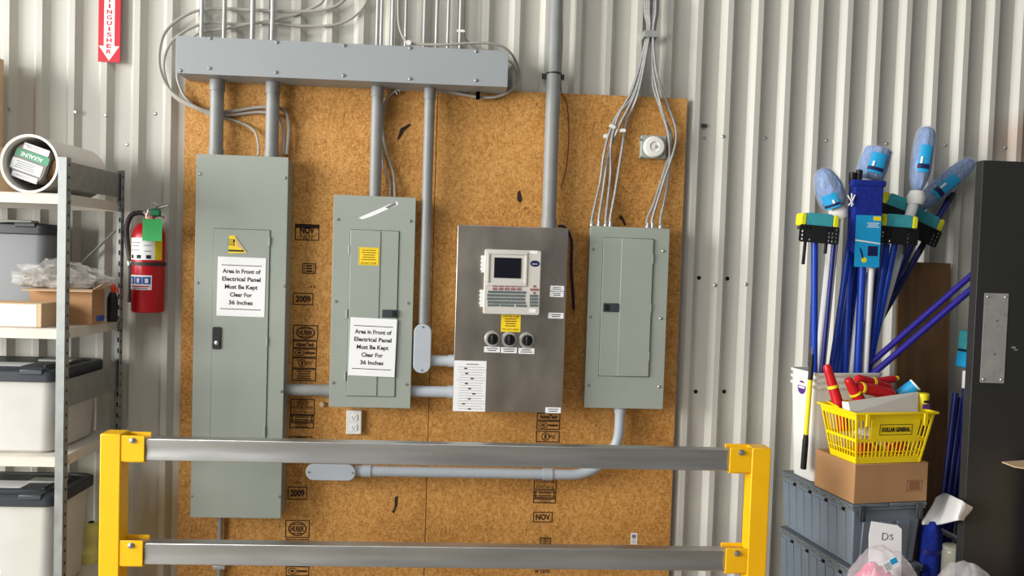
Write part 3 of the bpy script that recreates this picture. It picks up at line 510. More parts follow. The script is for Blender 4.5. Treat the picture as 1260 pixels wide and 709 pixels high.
# cable bundle to the right panel
zt4 = RC((727, 279), (823.5, 280.5), (816.5, 503.5), (718.5, 502), Y4)[3]
g = 'armoured cables feeding the right panel'
ends = [(728.5, 'far left'), (737, 'second from left'), (751, 'third from left'), (745.5, 'fourth from left'), (797, 'third from right'), (803, 'second from right'), (813, 'far right')]
mids = [[(778, 110), (755, 150), (744, 185), (738, 225)], [(783, 110), (762, 155), (749, 190), (742, 235)], [(786, 112), (771, 150), (765, 185), (757, 235)], [(780, 115), (762, 140), (752, 175), (751, 215)], [(804, 90), (816, 140), (826, 175), (808, 240)], [(808, 90), (822, 130), (832, 170), (816, 225)], [(803, 100), (813, 135), (823, 170), (822, 220)]]
for i, ((ue, nm), md) in enumerate(zip(ends, mids)):
    k = i-3; yy = -.068-.010*(i % 3); u0 = 793+2.6*i
    pts = [(u0+1, -10, yy), (u0+.6, 15, yy), (796+1.5*i, 42, yy-.004*(i % 2))] + [(u, v, -.068-.012*((i+j) % 3)) for j, (u, v) in enumerate(md)] + [(ue, 268, -.1), (ue-.3, 280, -.1)]
    o = cable('armoured cable entering panel without stickers, %s' % nm, pts, .0068, 'mc', 'armoured_cable', g)
    q = P(ue, 279, -.1); c = MB(); c.lathe([(.011, -.004), (.012, .0), (.012, .010), (.009, .012), (.009, .024)], 12, Matrix.Translation((q.x, q.y, zt4+.002))); c.build('connector', M['emt'], o)
q = P(800.5, 42, -.082); c = thing('cable_clamp', 'grey strap clamp gathering the bundled cables on right', 'clamp', (q.x, -.05, q.z))
x0, x1, z0, z1 = RW(800.5, 42, 15, 8, -.095); MB().rrect(x0, x1, z0, z1, .004, -.103, -.099).build('strap', M['emt'], c); MB().bx(x0-.003, x0, -.103, -.034, z0, z1).bx(x1, x1+.003, -.103, -.034, z0, z1).build('strap_side', M['emt'], c)
cable('thin brown wire hanging beside the thickest conduit', [(691, -8, -.06), (692, 40, -.06), (690, 108, -.055), (697, 125, -.055), (700, 160, -.052), (697, 205, -.053), (690, 232, -.06)], .0025, 'thin', 'loose_wire', 'loose wires')
cable('dark blue wire dangling right of stainless box', [(687, 278, -.072), (695, 280, -.068), (703, 295, -.065), (703, 330, -.06), (705, 360, -.06), (706, 381, -.06)], .0065, 'wire', 'loose_wire', 'loose wires')
def tie(u, v, y, label, w=9, h=3.5, ang=0.):
    q = P(u, v, y); T = Matrix.Translation(q) @ rotY(ang); k = SC(u, v, y)
    tag(MB(T).rrect(-w*k/2, w*k/2, -h*k/2, h*k/2, h*k*.4, -.014, -.002).build('cable_tie', M['white'], at=q), label, 'cable tie', 'white cable ties')
tie(503, 53.5, -.155, 'white cable tie on dark cable near trough top middle', 6, 6); tie(567, 39, -.07, 'white cable tie around tubes above the trough', 10, 3); tie(588, 118.5, -.086, 'white cable tie under trough right end', 3.5, 10); tie(489, 113, -.06, 'white cable tie on cable behind long conduit', 5, 9, -.7); tie(753, 156, -.09, 'upper white cable tie on left bundled cables', 8, 4, .4); tie(766, 161, -.09, 'right white cable tie on left bundled cables', 7, 4); tie(745, 168, -.075, 'lower white cable tie on left bundled cables', 6, 5)

# ------------------------------------------------------------------ sounder, outlet, cap
x0, x1, z0, z1 = RW(802, 182, 31, 28, YB+.002); t = thing('alarm_sounder', 'grey square box with round white sounder face on right board', 'sounder', ((x0+x1)/2, YB, z0))
MB().rrect(x0, x1, z0, z1, .008, YB-.035, YB+.0015).build('back_box', M['panel'], t, .004); q = P(804.5, 181, YB-.04)
fr = frame(Vector((q.x, YB-.036, q.z)), Vector((q.x, -1, q.z))); MB().lathe([(.05, 0), (.05, .014), (.044, .022), (.024, .024), (.022, .018), (.012, .018)], 32, fr).build('sounder_face', M['white'], t); MB().lathe([(.008, .02), (.008, .027), (.004, .029)], 14, fr).build('centre_boss', M['offw'], t)
for u, v in ((788, 172), (788, 194)): screw_head(u, v, YB-.035, t, .006)
x0, x1, z0, z1 = RW(436.5, 518.5, 18.5, 29, YB); t = thing('wall_outlet', 'white duplex wall outlet below the panel with scuffed top', 'outlet', ((x0+x1)/2, YB, z0))
MB().bx(x0, x1, YB-.028, YB, z0, z1).build('outlet_box', M['white'], t, .003); cx, cz = (x0+x1)/2, (z0+z1)/2
for s in (-1, 1):
    f = MB().rrect(cx-.016, cx+.016, cz+s*.023-.015, cz+s*.023+.015, .009, YB-.032, YB-.028).build('socket_face', M['paper'], t); mb = MB(); c = cz+s*.023
    mb.bx(cx-.008, cx-.0055, YB-.0324, YB-.032, c-.002, c+.007); mb.bx(cx+.0055, cx+.008, YB-.0324, YB-.032, c-.002, c+.007); mb.disc(cx, c-.007, .003, YB-.0324, YB-.032); mb.build('socket_slots', M['hole'], f)
q = P(397, 497.5, YB); tag(MB().lathe([(.013, 0), (.013, .012), (.008, .017)], 18, frame(q, q+Vector((0, -1, 0)))).build('plastic_stopper', M['card2'], at=q), 'small round cream cap on board below short grey conduit', 'cap')

# ------------------------------------------------------------------ extinguisher sign and extinguisher
ys = -.0335; x0, x1, zz, _ = RC((121, 0), (149, 0), (147.5, 76.5), (121.5, 76.5), ys); z0 = P(134.5, 76.5, ys).z; k = SC(134, 40, ys); z1 = z0+k*128
sg = tag(MB().bx(x0, x1, ys-.002, ys, z0, z1).build('extinguisher_sign', M['redsign'], at=((x0+x1)/2, ys, z0)), 'tall red and white sign with down arrow above fire extinguisher', 'sign')
cx = (x0+x1)/2; hw = (x1-x0)/2
mb = MB(); y = ys-.002; za = z0+k*20; mb.bx(cx-hw*.48, cx+hw*.48, y-.0006, y, za, z1-.01); mb.prism([(cx-hw*.93, za), (cx+hw*.93, za), (cx, z0+k*1.5)], y-.0006, y); mb.build('arrow', M['paper'], sg, smooth=False)
mb = MB()
for i, ch in enumerate(reversed('FIRE EXTINGUISHER')):
    if ch != ' ': mb.text(ch, cx, z0+k*(13+7.1*i), k*(6.4 if ch != 'I' else 2.2), k*5.4, y-.0006, .0006, bold=.03)
mb.build('arrow_letters', M['redsign'], sg, smooth=False)
ye = -.115; cT = P(184.5, 268, ye); cB = P(181, 384, ye); x = (cT.x+cB.x)/2; R_ = 19.3*SC(182, 330, ye); z0, z1 = cB.z, P(184, 272.5, ye).z
ex = thing('fire_extinguisher', 'red fire extinguisher with green tag hung on the wall', 'fire extinguisher', (x, ye, z0))
hh = z1-z0; MB().lathe([(R_*.9, 0), (R_*.97, .004), (R_, .012), (R_, hh-.07), (R_*.97, hh-.05), (R_*.86, hh-.03), (R_*.62, hh-.012), (R_*.3, hh-.002), (R_*.28, hh+.012)], 40, Matrix.Translation((x, ye, z0))).build('cylinder', M['red'], ex)
def band(za, zb, rad, a0, a1, m, name, par=ex, n=20):
    vs_ = []
    for i in range(n+1):
        q = math.radians(a0+(a1-a0)*i/n)
        for rd in (rad, rad-.0012):
            for zz in (za, zb): vs_.append((x+rd*math.sin(q), ye-rd*math.cos(q), zz))
    fs = []
    for i in range(n): a = 4*i; fs += [(a, a+4, a+5, a+1), (a+2, a+3, a+7, a+6), (a, a+2, a+6, a+4), (a+1, a+5, a+7, a+3)]
    fs += [(0, 1, 3, 2), (4*n, 4*n+2, 4*n+3, 4*n+1)]
    return MB().add(vs_, fs).build(name, M[m], par)
vz = lambda v: P(182, v, ye-R_).z
lb = band(vz(320), vz(293), R_+.0012, -75, 45, 'paper', 'instruction_label'); band(vz(320), vz(294), R_+.0018, -78, -66, 'ylabel', 'label_stripe', lb); band(vz(320), vz(294), R_+.0018, 42, 72, 'ylabel', 'label_stripe', lb)
for v, a0, a1 in ((299, -50, -8), (303, -50, -12), (308, -52, -10), (302, 5, 30), (309, 8, 30)): band(vz(v+.6), vz(v-.3), R_+.0022, a0, a1, 'grey', 'label_print', lb, 6)
for a in (-52, -20, 14): band(vz(318.5), vz(314), R_+.0022, a, a+16, 'ink', 'label_picture', lb, 6)
lb = band(vz(357), vz(339), R_+.0012, -62, 34, 'paper', 'class_label')
for i, a in enumerate((-56, -26, 3)): c = band(vz(350), vz(341), R_+.0018, a, a+27, 'bluelab', 'class_symbol', lb, 8); band(vz(348.5), vz(343), R_+.0022, a+8, a+15+2*i, 'paper', 'class_picture', lb, 5)
band(vz(353.5), vz(352), R_+.0018, -54, 26, 'redsign', 'label_print', lb, 10); band(vz(355.8), vz(354.6), R_+.0018, -48, 20, 'grey', 'label_print', lb, 10)
mb = MB(); zs = vz(325); mb.lathe([(R_+.001, -.008), (R_+.004, -.008), (R_+.004, .008), (R_+.001, .008)], 40, Matrix.Translation((x, ye, zs)), cap=False); mb.build('holding_strap', M['rubber'], ex)
q = P(160, 325, ye-.02); MB().bx(x-R_-.018, x-R_+.004, ye-.02, ye+.01, zs-.012, zs+.012).build('strap_buckle', M['steel'], ex, .003)
MB().bx(x-.02, x+.02, ye+R_-.002, -.033, z0+.06, zs+.04).build('wall_bracket', M['rubber'], ex)
zv = z0+hh; MB().lathe([(.019, 0), (.019, .03), (.014, .034), (.014, .05)], 20, Matrix.Translation((x, ye, zv+.005))).build('valve', M['steel'], ex)
q = P(184.5, 267, ye-.03); g_ = MB().lathe([(.019, 0), (.019, .012), (.016, .014)], 24, frame(Vector((q.x, ye-.015, q.z)), Vector((q.x, -1, q.z)))).build('pressure_gauge', M['brass'], ex)
b = P(208, 252, ye-.02); MB().tube([P(183, 263, ye), P(190, 257, ye-.01), b], [.010, .009, .007], 8).build('carry_handle', M['steel'], ex); MB().tube([P(184, 268, ye), P(191, 265, ye-.01), P(201, 268, ye-.02)], .007, 8).build('squeeze_lever', M['steel'], ex)
MB().bx(*(lambda c: (c.x-.024, c.x+.022, ye-.04, ye-.02, c.z-.016, c.z+.014))(P(195, 262, ye)), M=None).build('safety_seal', M['greenp'], ex, .006)
q = P(190, 252.5, ye-.02); MB().ring(q.x, q.z, .012, .003, ye-.024, ye-.02).build('pull_pin', M['steel'], ex)
hp = [P(178, 263, ye), P(170, 262, ye-.005), P(161, 266, ye-.01), P(156, 280, ye-.01), P(157, 300, ye-.01), P(160.5, 322, ye-.01), P(161.5, 340, ye-.01), P(161, 354, ye-.01)]
MB().tube(hp, .011, 10, 6).build('hose', M['rubber'], ex); MB().tube([P(180, 263, ye), P(172, 262, ye-.004)], .010, 10).build('hose_fitting', M['steel'], ex)
MB().tube([P(161, 352, ye-.01), P(160.5, 372, ye-.01)], [.010, .013], 12).build('nozzle', M['rubber'], ex)
yt_ = ye-R_-.006; q = RC((176, 269), (200, 270.5), (199, 297), (175, 296), yt_); tg = MB().bx(q[0], q[1], yt_-.001, yt_, q[2], q[3]).build('inspection_tag', M['green'], ex); mb = MB(); lines(mb, q[0]+.01, q[1]-.01, q[2]+.01, q[3]-.03, 7, yt_-.001, .0004, .12, .4); mb.build('tag_print', M['greenp'], tg, smooth=False)
MB().tube([P(187, 270, yt_), P(186, 265, ye-.02)], .0012, 6).build('tag_string', M['white'], ex)

# ------------------------------------------------------------------ guard rail
yg = -.76; rd = .076
t = thing('guard_rail', 'yellow-posted guard rail with two galvanised rails before panels', 'guard rail', (P(540, 640, yg).x, yg, 0))
zr = {}
posts = []
for (tl, tr, br, bl, side) in (((123.5, 535), (148, 533.5), (146, 709), (120.5, 709), 1), ((924.5, 552.5), (947.8, 551.5), (944, 709), (920.5, 709), -1)):
    x0, x1, _, z1 = RC(tl, tr, br, bl, yg); x0, x1 = (x0+x1)/2-rd/2, (x0+x1)/2+rd/2
    p = MB().bx(x0, x1, yg, yg+rd, .008, z1).build('post', M['yel'], t, .004); posts.append((x0, x1, z1, side, p))
    MB().bx(x0-.05, x1+.05, yg-.05, yg+rd+.05, 0, .010).build('base_plate', M['yel'], p, .002)
xa, xb = posts[0][1], posts[1][0]
for vt, vb, v2t, v2b in ((541.5, 567.5, 553, 580), (668, 694, 679.5, 705.5)):
    zt_ = (P(180, vt, yg+.008).z+P(895, v2t, yg+.008).z)/2; zb_ = (P(180, vb, yg+.008).z+P(895, v2b, yg+.008).z)/2; y0, y1 = yg+.012, yg+.062; h = zt_-zb_
    pl = [(y0, zb_), (y0, zb_+h*.2), (y0+.003, zb_+h*.34), (y0+.003, zb_+h*.66), (y0, zb_+h*.8), (y0, zt_), (y1, zt_), (y1, zb_)]
    n = len(pl); mb = MB(); mb.add([(xa+.006, y, z) for y, z in pl]+[(xb-.006, y, z) for y, z in pl], [tuple(range(n)), tuple(range(2*n-1, n-1, -1))]+[(i, i+n, (i+1) % n+n, (i+1) % n) for i in range(n)])
    mb.build('rail', M['galv'], t, .003)
    for (x0, x1, z1, side, p) in posts:
        e = x1 if side > 0 else x0; o_ = e+side*.086; f0, f1 = min(e, o_), max(e, o_)
        mb = MB(); mb.bx(f0, f1, yg+.003, yg+.010, zb_-.003, zt_+.012); mb.bx(f0, f1, yg+.065, yg+.072, zb_-.003, zt_+.012); mb.bx(f0, f1, yg+.010, yg+.065, zb_-.008, zb_-.003)
        bk = mb.build('bracket', M['yel'], p, .002); bx_ = e+side*.043
        MB().lathe([(.012, 0), (.012, .002), (.009, .002), (.009, .008), (.006, .010)], 14, frame(Vector((bx_, yg+.003, zt_-.006)), Vector((bx_, -2, zt_-.006)))).build('bolt', M['screw'], p)

# ------------------------------------------------------------------ storage rack at left
yf, yr = -.56, -.075
X1 = P(79.5, 450, yf).x; XL = X1-1.0; zs1, zs2, zs3 = P(40, 237, yf).z, P(40, 404, yf).z, P(40, 562, yf).z; zs4 = P(112, 691, -.135).z
t = thing('storage_rack', 'galvanised storage rack with slotted posts at left of frame', 'rack', (X1-.5, (yf+yr)/2, 0))
for (y, px, s, zt_) in ((yf, X1, 1, P(75, 193, yf).z), (yr, P(151, 400, yr).x, -1, P(146, 210, yr).z)):
    for side in (0, 1):
        xc = px if side == 0 else XL; d = -1 if side == 0 else 1
        mb = MB(); mb.bx(min(xc, xc+d*.034), max(xc, xc+d*.034), y if s > 0 else y-.002, y+.002 if s > 0 else y, 0, zt_); mb.bx(min(xc, xc+d*.002), max(xc, xc+d*.002), min(y, y+s*.032), max(y, y+s*.032), 0, zt_)
        p = mb.build('post', M['rack'], t, .0006)
        if side == 0:
            mb = MB(); z = .06
            while z < zt_-.03:
                mb.bx(xc-.0004, xc+.0006, y+s*.013, y+s*.021, z, z+.012)
                if s < 0: mb.bx(xc-.022, xc-.014, y-.0026, y-.0018, z, z+.022)
                z += .05
            mb.build('slot_holes', M['hole'], p, smooth=False)
xi = X1-.003
for z in (zs1, zs2, zs3, zs4):
    mb = MB(); mb.bx(XL+.003, xi, yf+.003, yr-.003, z-.004, z); mb.bx(XL+.003, xi, yf+.003, yf+.005, z-.042, z-.004); mb.bx(XL+.003, xi, yr-.005, yr-.003, z-.042, z-.004); mb.bx(xi-.002, xi, yf+.003, yr-.003, z-.042, z-.004); mb.bx(XL+.003, XL+.005, yf+.003, yr-.003, z-.042, z-.004)
    sh = mb.build('shelf', M['shelf'], t, .001)
    for y in (yf+.03, yr-.03): q = Vector((X1, y, z-.025)); MB().lathe([(.007, -.003), (.007, .002), (.004, .005)], 10, frame(q, q+Vector((1, 0, 0)))).build('shelf_bolt', M['screw'], sh)
a, b_ = P(147, 279, yr+.004), P(20, 402, yr+.004); MB().tube([a, b_], .006, 8).build('cross_brace', M['rack'], t)
for za, zb in ((P(80, 232, yf).z, P(80, 198, yf).z), (P(143, 478, yr).z, P(143, 448, yr).z)):
    MB().bx(X1-.0025, X1-.0002, yf+.006, yr-.006, za, zb).build('side_plate', M['rack'], t, .001)
def tote(name, label, x0, x1, y0, y1, z0, z1, group=None, tags=(), bm='tote'):
    t = thing(name, label, 'bin', ((x0+x1)/2, (y0+y1)/2, z0), group); h = z1-z0; i = .03
    def loop(dx, z, r=.05, n=6):
        o = []
        for cx, cy, a in ((x1-dx-r, y1-dx-r, 0), (x0+dx+r, y1-dx-r, 90), (x0+dx+r, y0+dx+r, 180), (x1-dx-r, y0+dx+r, 270)):
            for k in range(n+1): q = math.radians(a+90*k/n); o.append((cx+r*math.cos(q), cy+r*math.sin(q), z))
        return o
    def stack(ls, name, m, par, cap=True):
        n = len(ls[0]); vs_ = [p for l in ls for p in l]; fs = [(j*n+k, j*n+(k+1) % n, (j+1)*n+(k+1) % n, (j+1)*n+k) for j in range(len(ls)-1) for k in range(n)]
        fs += [tuple(range(n-1, -1, -1)), tuple(range((len(ls)-1)*n, len(ls)*n))]; return MB().add(vs_, fs).build(name, M[m], par)
    stack([loop(.045, z0+.001), loop(.035, z0+.012), loop(.016, z1-.05), loop(.012, z1-.045), loop(.012, z1-.045)], 'body', bm, t)
    lid = stack([loop(.004, z1-.050), loop(0, z1-.046), loop(0, z1-.010), loop(.006, z1-.004), loop(.03, z1-.002), loop(.034, z1-.012), loop(.055, z1-.013), loop(.065, z1)], 'lid', 'lid', t)
    cx = (x0+x1)/2; 
    for xx in (x1-.10, x0+.10): MB().bx(xx-.045, xx+.045, y0-.006, y0+.05, z1-.02, z1+.002).build('latch', M['dk'], t, .005)
    MB().bx(x1-.20, x1-.06, y1-.19, y1-.13, z1, z1+.010).build('handle', M['panel'], lid, .004)
    MB().cyl((x1-.093, y0+.08, z1+.0005), (x1-.093, y1-.09, z1+.0005), .005, n=10).build('hinge_rod', M['dk'], lid)
    MB().bx(x1-.33, x1-.19, y0+.09, y0+.19, z1+.0002, z1+.0012).build('lid_label', M['paper'], lid)
    if tags:
        f = MB().bx(x1-.34, x1-.23, y0+.030, y0+.033, z0+.06, z0+.20).build('front_label', M['paper'], t); mb = MB(); mb.disc(x1-.285, z0+.15, .02, y0+.0295, y0+.030, rz=.008); mb.disc(x1-.275, z0+.09, .018, y0+.0295, y0+.030, rz=.014); mb.build('label_print', M['grey'], f)
    return t
xt = X1-.034
tote('storage_tote', 'grey tote with charcoal lid on rack middle shelf behind slotted post', xt-.60, xt, yf+.012, -.13, zs3+.001, P(40, 452, -.48).z)
tote('storage_tote', 'grey tote with charcoal lid and white drawing label, lowest on rack', xt-.60, xt, yf+.012, -.20, zs4+.001, P(40, 603, -.48).z, None, (1,))
ut = P(59, 280, -.26).x
tote('storage_tote', 'grey tote with flat dark lid on rack behind the bagged parts', ut-.5, ut, -.25, -.085, zs2+.001, P(30, 274, -.26).z, bm='toteg')
# shelf two goods
xa = P(53, 390, -.53).x; o = tag(MB().bx(xa-.38, xa, -.54, -.40, zs2+.0005, P(30, 373, -.54).z).build('flat_carton', M['card2'], at=(xa-.2, -.47, zs2), bev=.003), 'pale flat carton lying at front of second rack shelf', 'box')
zc_ = P(30, 373, -.54).z; MB().bx(xa-.375, xa-.02, -.5408, -.54, zs2+.004, zc_-.006).build('white_panel', M['paper'], o)
bx0, bx1_ = P(36, 380, -.37).x, P(113, 380, -.37).x; zb = P(90, 356, -.37).z
o = thing('open_carton', 'open brown carton on second rack shelf next to orange sprayer', 'box', ((bx0+bx1_)/2, -.31, zs2))
mb = MB(); th = .004; zf = zs2+.0005
mb.bx(bx0, bx1_, -.37, -.37+th, zf, zb); mb.bx(bx0, bx1_, -.26-th, -.26, zf, zb); mb.bx(bx0, bx0+th, -.37+th, -.26-th, zf, zb); mb.bx(bx1_-th, bx1_, -.37+th, -.26-th, zf, zb); mb.bx(bx0+th, bx1_-th, -.37+th, -.26-th, zf, zf+th)
mb.build('box_walls', M['card'], o, smooth=False)
mb = MB(); mb.hexa([(bx0, -.37, zb-.002), (bx1_, -.37, zb-.002), (bx1_+.03, -.43, zb-.006), (bx0, -.43, zb-.008)], [(bx0, -.368, zb+.002), (bx1_, -.368, zb+.002), (bx1_+.03, -.43, zb-.003), (bx0, -.43, zb-.005)]); mb.build('front_flap', M['card2'], o, smooth=False)
mb = MB(); mb.hexa([(bx1_, -.37, zb-.002), (bx1_+.035, -.36, zb+.02), (bx1_+.035, -.27, zb+.02), (bx1_, -.26, zb-.002)], [(bx1_, -.37, zb+.002), (bx1_+.034, -.36, zb+.024), (bx1_+.034, -.27, zb+.024), (bx1_, -.26, zb+.002)]); mb.build('side_flap', M['card2'], o, smooth=False)
MB().bx(bx1_, bx1_+.0006, -.33, -.262, zs2+.012, zs2+.036).build('blue_label', M['bluelab'], o)
c = P(72, 347, -.33); rz = (c.z-zb)
o = thing('bagged_parts', 'clear plastic bag of grey parts lying on the open carton', 'bag', (c.x, -.33, zb)); zb2 = zb+.003
mb = MB(); blob(mb, (c.x, -.325, zb2+.03), .155, .075, .062, .25, 6, seed=3, flat=-.48); mb.build('contents', M['bub'], o)
mb = MB(); blob(mb, (c.x, -.325, zb2+.036), .185, .09, .075, .30, 5, seed=9, flat=-.48, fold=.02); blob(mb, (c.x+.14, -.31, zb2+.03), .075, .05, .03, .4, 7, 24, 16, seed=5, flat=-.9); mb.build('plastic', M['bagg'], o)
c = P(140.5, 380, -.2); zt_ = P(140, 360, -.2).z; o = thing('spray_bottle', 'black spray bottle with orange trigger beside rack rear post', 'bottle', (c.x, -.2, zs2))
MB().lathe([(.02, 0), (.022, .004), (.022, (zt_-zs2)*.8), (.012, (zt_-zs2))], 20, Matrix.Translation((c.x-.008, -.2, zs2+.001))).build('bottle', M['black'], o)
MB().tube([(c.x-.005, -.2, zt_), (c.x-.006, -.2, zt_+.03), (c.x-.04, -.205, zt_+.038), (c.x-.06, -.21, zt_+.034)], [.010, .013, .012, .009], 10).build('spray_head', M['orange'], o); MB().tube([(c.x-.002, -.2, zt_+.03), (c.x+.012, -.2, zt_+.015), (c.x+.014, -.2, zt_-.002)], .005, 8).build('trigger', M['orange'], o)
# top shelf goods
r = .112; y0, y1 = -.55, -.16; ca = P(36, 200, y0); cb_ = P(103, 206, y1); zc_ = zs1+r+.0015; A, B = Vector((ca.x, y0, zc_)), Vector((cb_.x, y1, zc_)); fr = frame(A, B); L_ = (B-A).length
o = thing('plastic_drum', 'white plastic drum lying open end forward on rack top shelf', 'drum', (ca.x, y0, zs1))
MB().lathe([(r, .0), (r, L_-.02), (r-.02, L_), (.001, L_), (.001, L_-.006), (r-.02, L_-.02), (r-.006, L_-.03), (r-.006, 0), (r, 0)], 48, fr, cap=False).build('shell', M['tubew'], o)
mb = MB(); mb.lathe([(r-.004, -.0), (r+.004, -.002), (r+.004, .014), (r, .016)], 48, fr, cap=False); mb.build('rim', M['tubew'], o)
D = fr.to_3x3(); ex_, ey_ = D.col[0], D.col[1]
T = Matrix(((1, 0, 0, A.x), (0, 1, 0, A.y+.03), (0, 0, 1, A.z), (0, 0, 0, 1))) @ Matrix.Rotation(math.atan2(A.x-B.x, B.y-A.y), 4, 'Z') @ rotY(math.radians(18))
o2 = thing('wrapped_pack', 'dark wrapped pack with green and white labels inside the drum', 'pack', (A.x, y0+.05, zs1+.012))
MB(T).rrect(-.090, .056, -.074, .074, .045, 0, .22).build('film', M['pack'], o2, .006); MB(T).rrect(.062, .088, -.045, .045, .02, .01, .2).build('carton_end', M['card'], o2, .004)
for a, b_, c_, d_, m in ((-.06, .045, .048, .073, 'paper'), (-.083, .055, .012, .044, 'greenp'), (-.086, .04, -.04, .004, 'paper'), (-.07, .035, -.070, -.048, 'paper')):
    lb = MB(T).bx(a, b_, -.002, -.0002, c_, d_).build('label', M[m], o2)
    mb = MB(T)
    if m == 'greenp': mb.text('ALKALINE', -.015, .026, .09, .016, -.002, .0004, flip=True); mb.build('label_words', M['paper'], lb, smooth=False)
    else: lines(mb, a+.01, b_-.02, c_+.006, d_-.005, 4, -.002, .0004, .4); mb.build('label_print', M['grey'], lb, smooth=False)
xb_ = P(20, 205, -.10).x; zb3 = P(10, 178, -.30).z; o = tag(MB().bx(xb_-.34, xb_, -.30, -.09, zs1+.001, zb3).build('carton', M['card2'], at=(xb_-.15, -.2, zs1), bev=.003), 'pale brown carton behind the white drum on rack top', 'box')
xc_ = P(4, 100, -.105).x; o = tag(MB().bx(xc_-.3, xc_, -.30, -.1, zb3+.001, P(2, 60, -.30).z).build('carton', M['card2'], at=(xc_-.15, -.2, zb3), bev=.003), 'tan carton at left frame edge stacked above the drum', 'box')
c = P(112, 668, -.135); zb_ = zs4; o = thing('twine_spool', 'yellow spool on lowest rack shelf beside guard rail post', 'spool', (c.x, -.135, zb_))
hs = P(111, 643, -.135).z-zb_; MB().lathe([(.042, .001), (.042, hs*.25), (.028, hs*.35), (.026, hs*.5), (.036, hs*.62), (.040, hs*.8), (.034, hs*.95), (.016, hs)], 24, Matrix.Translation((c.x, -.135, zb_))).build('twine', M['spool'], o); MB().lathe([(.012, 0), (.012, .004)], 16, Matrix.Translation((c.x, -.135, zb_+hs))).build('spool_hole', M['hole'], o)

# ------------------------------------------------------------------ right hand cluster
yK = -.70; K = P(1050, 621, yK); TOP = K.z; PH = math.radians(10)
T = Matrix.Translation((K.x, K.y, 0)) @ Matrix.Rotation(PH, 4, 'Z')
def TL(x, y, z): return T @ Vector((x, y, z))
def crate(label, z0, z1, wx=.335, wy=.505, front_lat=True):
    t = thing('lidded_crate', label, 'crate', TL(wx/2, wy/2, z0), 'blue grey lidded crates'); i = .022; zr_ = z1-.028; mb = MB(T)
    mb.hexa([(i, i, z0+.001), (wx-i, i, z0+.001), (wx-i, wy-i, z0+.001), (i, wy-i, z0+.001)], [(.008, .008, zr_), (wx-.008, .008, zr_), (wx-.008, wy-.008, zr_), (.008, wy-.008, zr_)]); mb.build('body', M['tot2'], t, .006)
    mb = MB(T)
    for k in range(8):
        y = .045+k*.058; f = .004
        mb.hexa([(i-f, y+.010, z0+.02), (i+.004, y+.010, z0+.02), (i+.004, y+.052, z0+.02), (i-f, y+.052, z0+.02)], [(.008-f, y+.010, zr_-.018), (.012, y+.010, zr_-.018), (.012, y+.052, zr_-.018), (.008-f, y+.052, zr_-.018)])
    for k in range(3):
        x = .055+k*.08
        mb.hexa([(x, i-.004, z0+.02), (x+.06, i-.004, z0+.02), (x+.06, i+.004, z0+.02), (x, i+.004, z0+.02)], [(x, .004, zr_-.05), (x+.06, .004, zr_-.05), (x+.06, .012, zr_-.05), (x, .012, zr_-.05)])
    mb.build('side_ribs', M['tot2'], t, .002)
    for k in range(4): y = .06+k*.115; MB(T).bx(-.0005, .008, y, y+.012, zr_-.016, zr_-.004).build('rim_slot', M['hole'], t, smooth=False)
    mb = MB(T); mb.bx(-.004, wx+.004, -.004, wy+.004, zr_, zr_+.012); mb.build('rim', M['tot3'], t, .003)
    for a, b_ in ((-.008, wx/2-.002), (wx/2+.002, wx+.008)): MB(T).bx(a, b_, -.006, wy+.006, zr_+.0125, z1).build('lid', M['tot3'], t, .004)
    for k in range(9): y = .01+k*.055; MB(T).tube([(-.006, y, z1-.006), (-.014, y+.002, z1-.010), (-.014, y+.026, z1-.010), (-.006, y+.028, z1-.006)], .0028, 6).build('hinge_wire', M['rack'], t)
    for x in (.022, wx-.045): mb = MB(T); mb.bx(x, x+.026, -.016, -.004, zr_-.04, z1-.004); mb.bx(x+.008, x+.018, -.019, -.016, zr_-.034, zr_+.004); mb.build('latch_bracket', M['dk'], t, .002)
    return t
hc = TOP/3
crate('blue grey lidded crate directly under the carton and yellow basket', TOP-.262, TOP); crate('blue grey lidded crate second from top of the stack', TOP-.262-.262, TOP-.2625); crate('blue grey lidded crate at the bottom of the stack', .0, TOP-.525)
# carton
hB = (P(1050, 572, yK).z-TOP); zB = TOP+.001+hB; o = tag(MB(T).bx(0, .345, 0, .262, TOP+.001, zB).build('carton', M['card'], at=TL(.17, .13, TOP), bev=.003), 'brown carton between the yellow basket and the crates', 'box')
mb = MB(T); mb.rframe(.245, .318, TOP+.045, TOP+.09, .002, -.0006, -.0001); lines(mb, .256, .308, TOP+.05, TOP+.085, 5, -.0001, .0005, .55, .05); mb.build('printed_mark', M['thin'], o, smooth=False)
MB(T).bx(.0, .345, .128, .134, zB+.0001, zB+.0006).build('seam', M['brn'], o, smooth=False)
# shopping basket
zk0 = zB+.001; zk1 = P(1046, 510, yK).z; hk = zk1-zk0
Bq = [(.004, .004), (.308, .004), (.308, .165), (.004, .165)]; Tq = [(-.014, -.010), (.355, -.010), (.355, .222), (-.014, .222)]
o = thing('shopping_basket', 'yellow slotted shopping basket filled with red items', 'basket', TL(.15, .1, zk0))
def bil(i, s, t_):
    j = (i+1) % 4; a = Vector((*Bq[i], zk0)).lerp(Vector((*Bq[j], zk0)), s); b_ = Vector((*Tq[i], zk1)).lerp(Vector((*Tq[j], zk1)), s); return a.lerp(b_, t_)
def strip(mb, i, s0, s1, t0, t1, th=.004, out=0):
    q = [bil(i, s0, t0), bil(i, s1, t0), bil(i, s1, t1), bil(i, s0, t1)]; nrm = (q[1]-q[0]).cross(q[3]-q[0]).normalized()
    a = [p+nrm*out for p in q]; b_ = [p-nrm*(th-out) for p in q]; mb.add(a+b_, [(0, 1, 2, 3), (7, 6, 5, 4), (0, 4, 5, 1), (1, 5, 6, 2), (2, 6, 7, 3), (3, 7, 4, 0)])
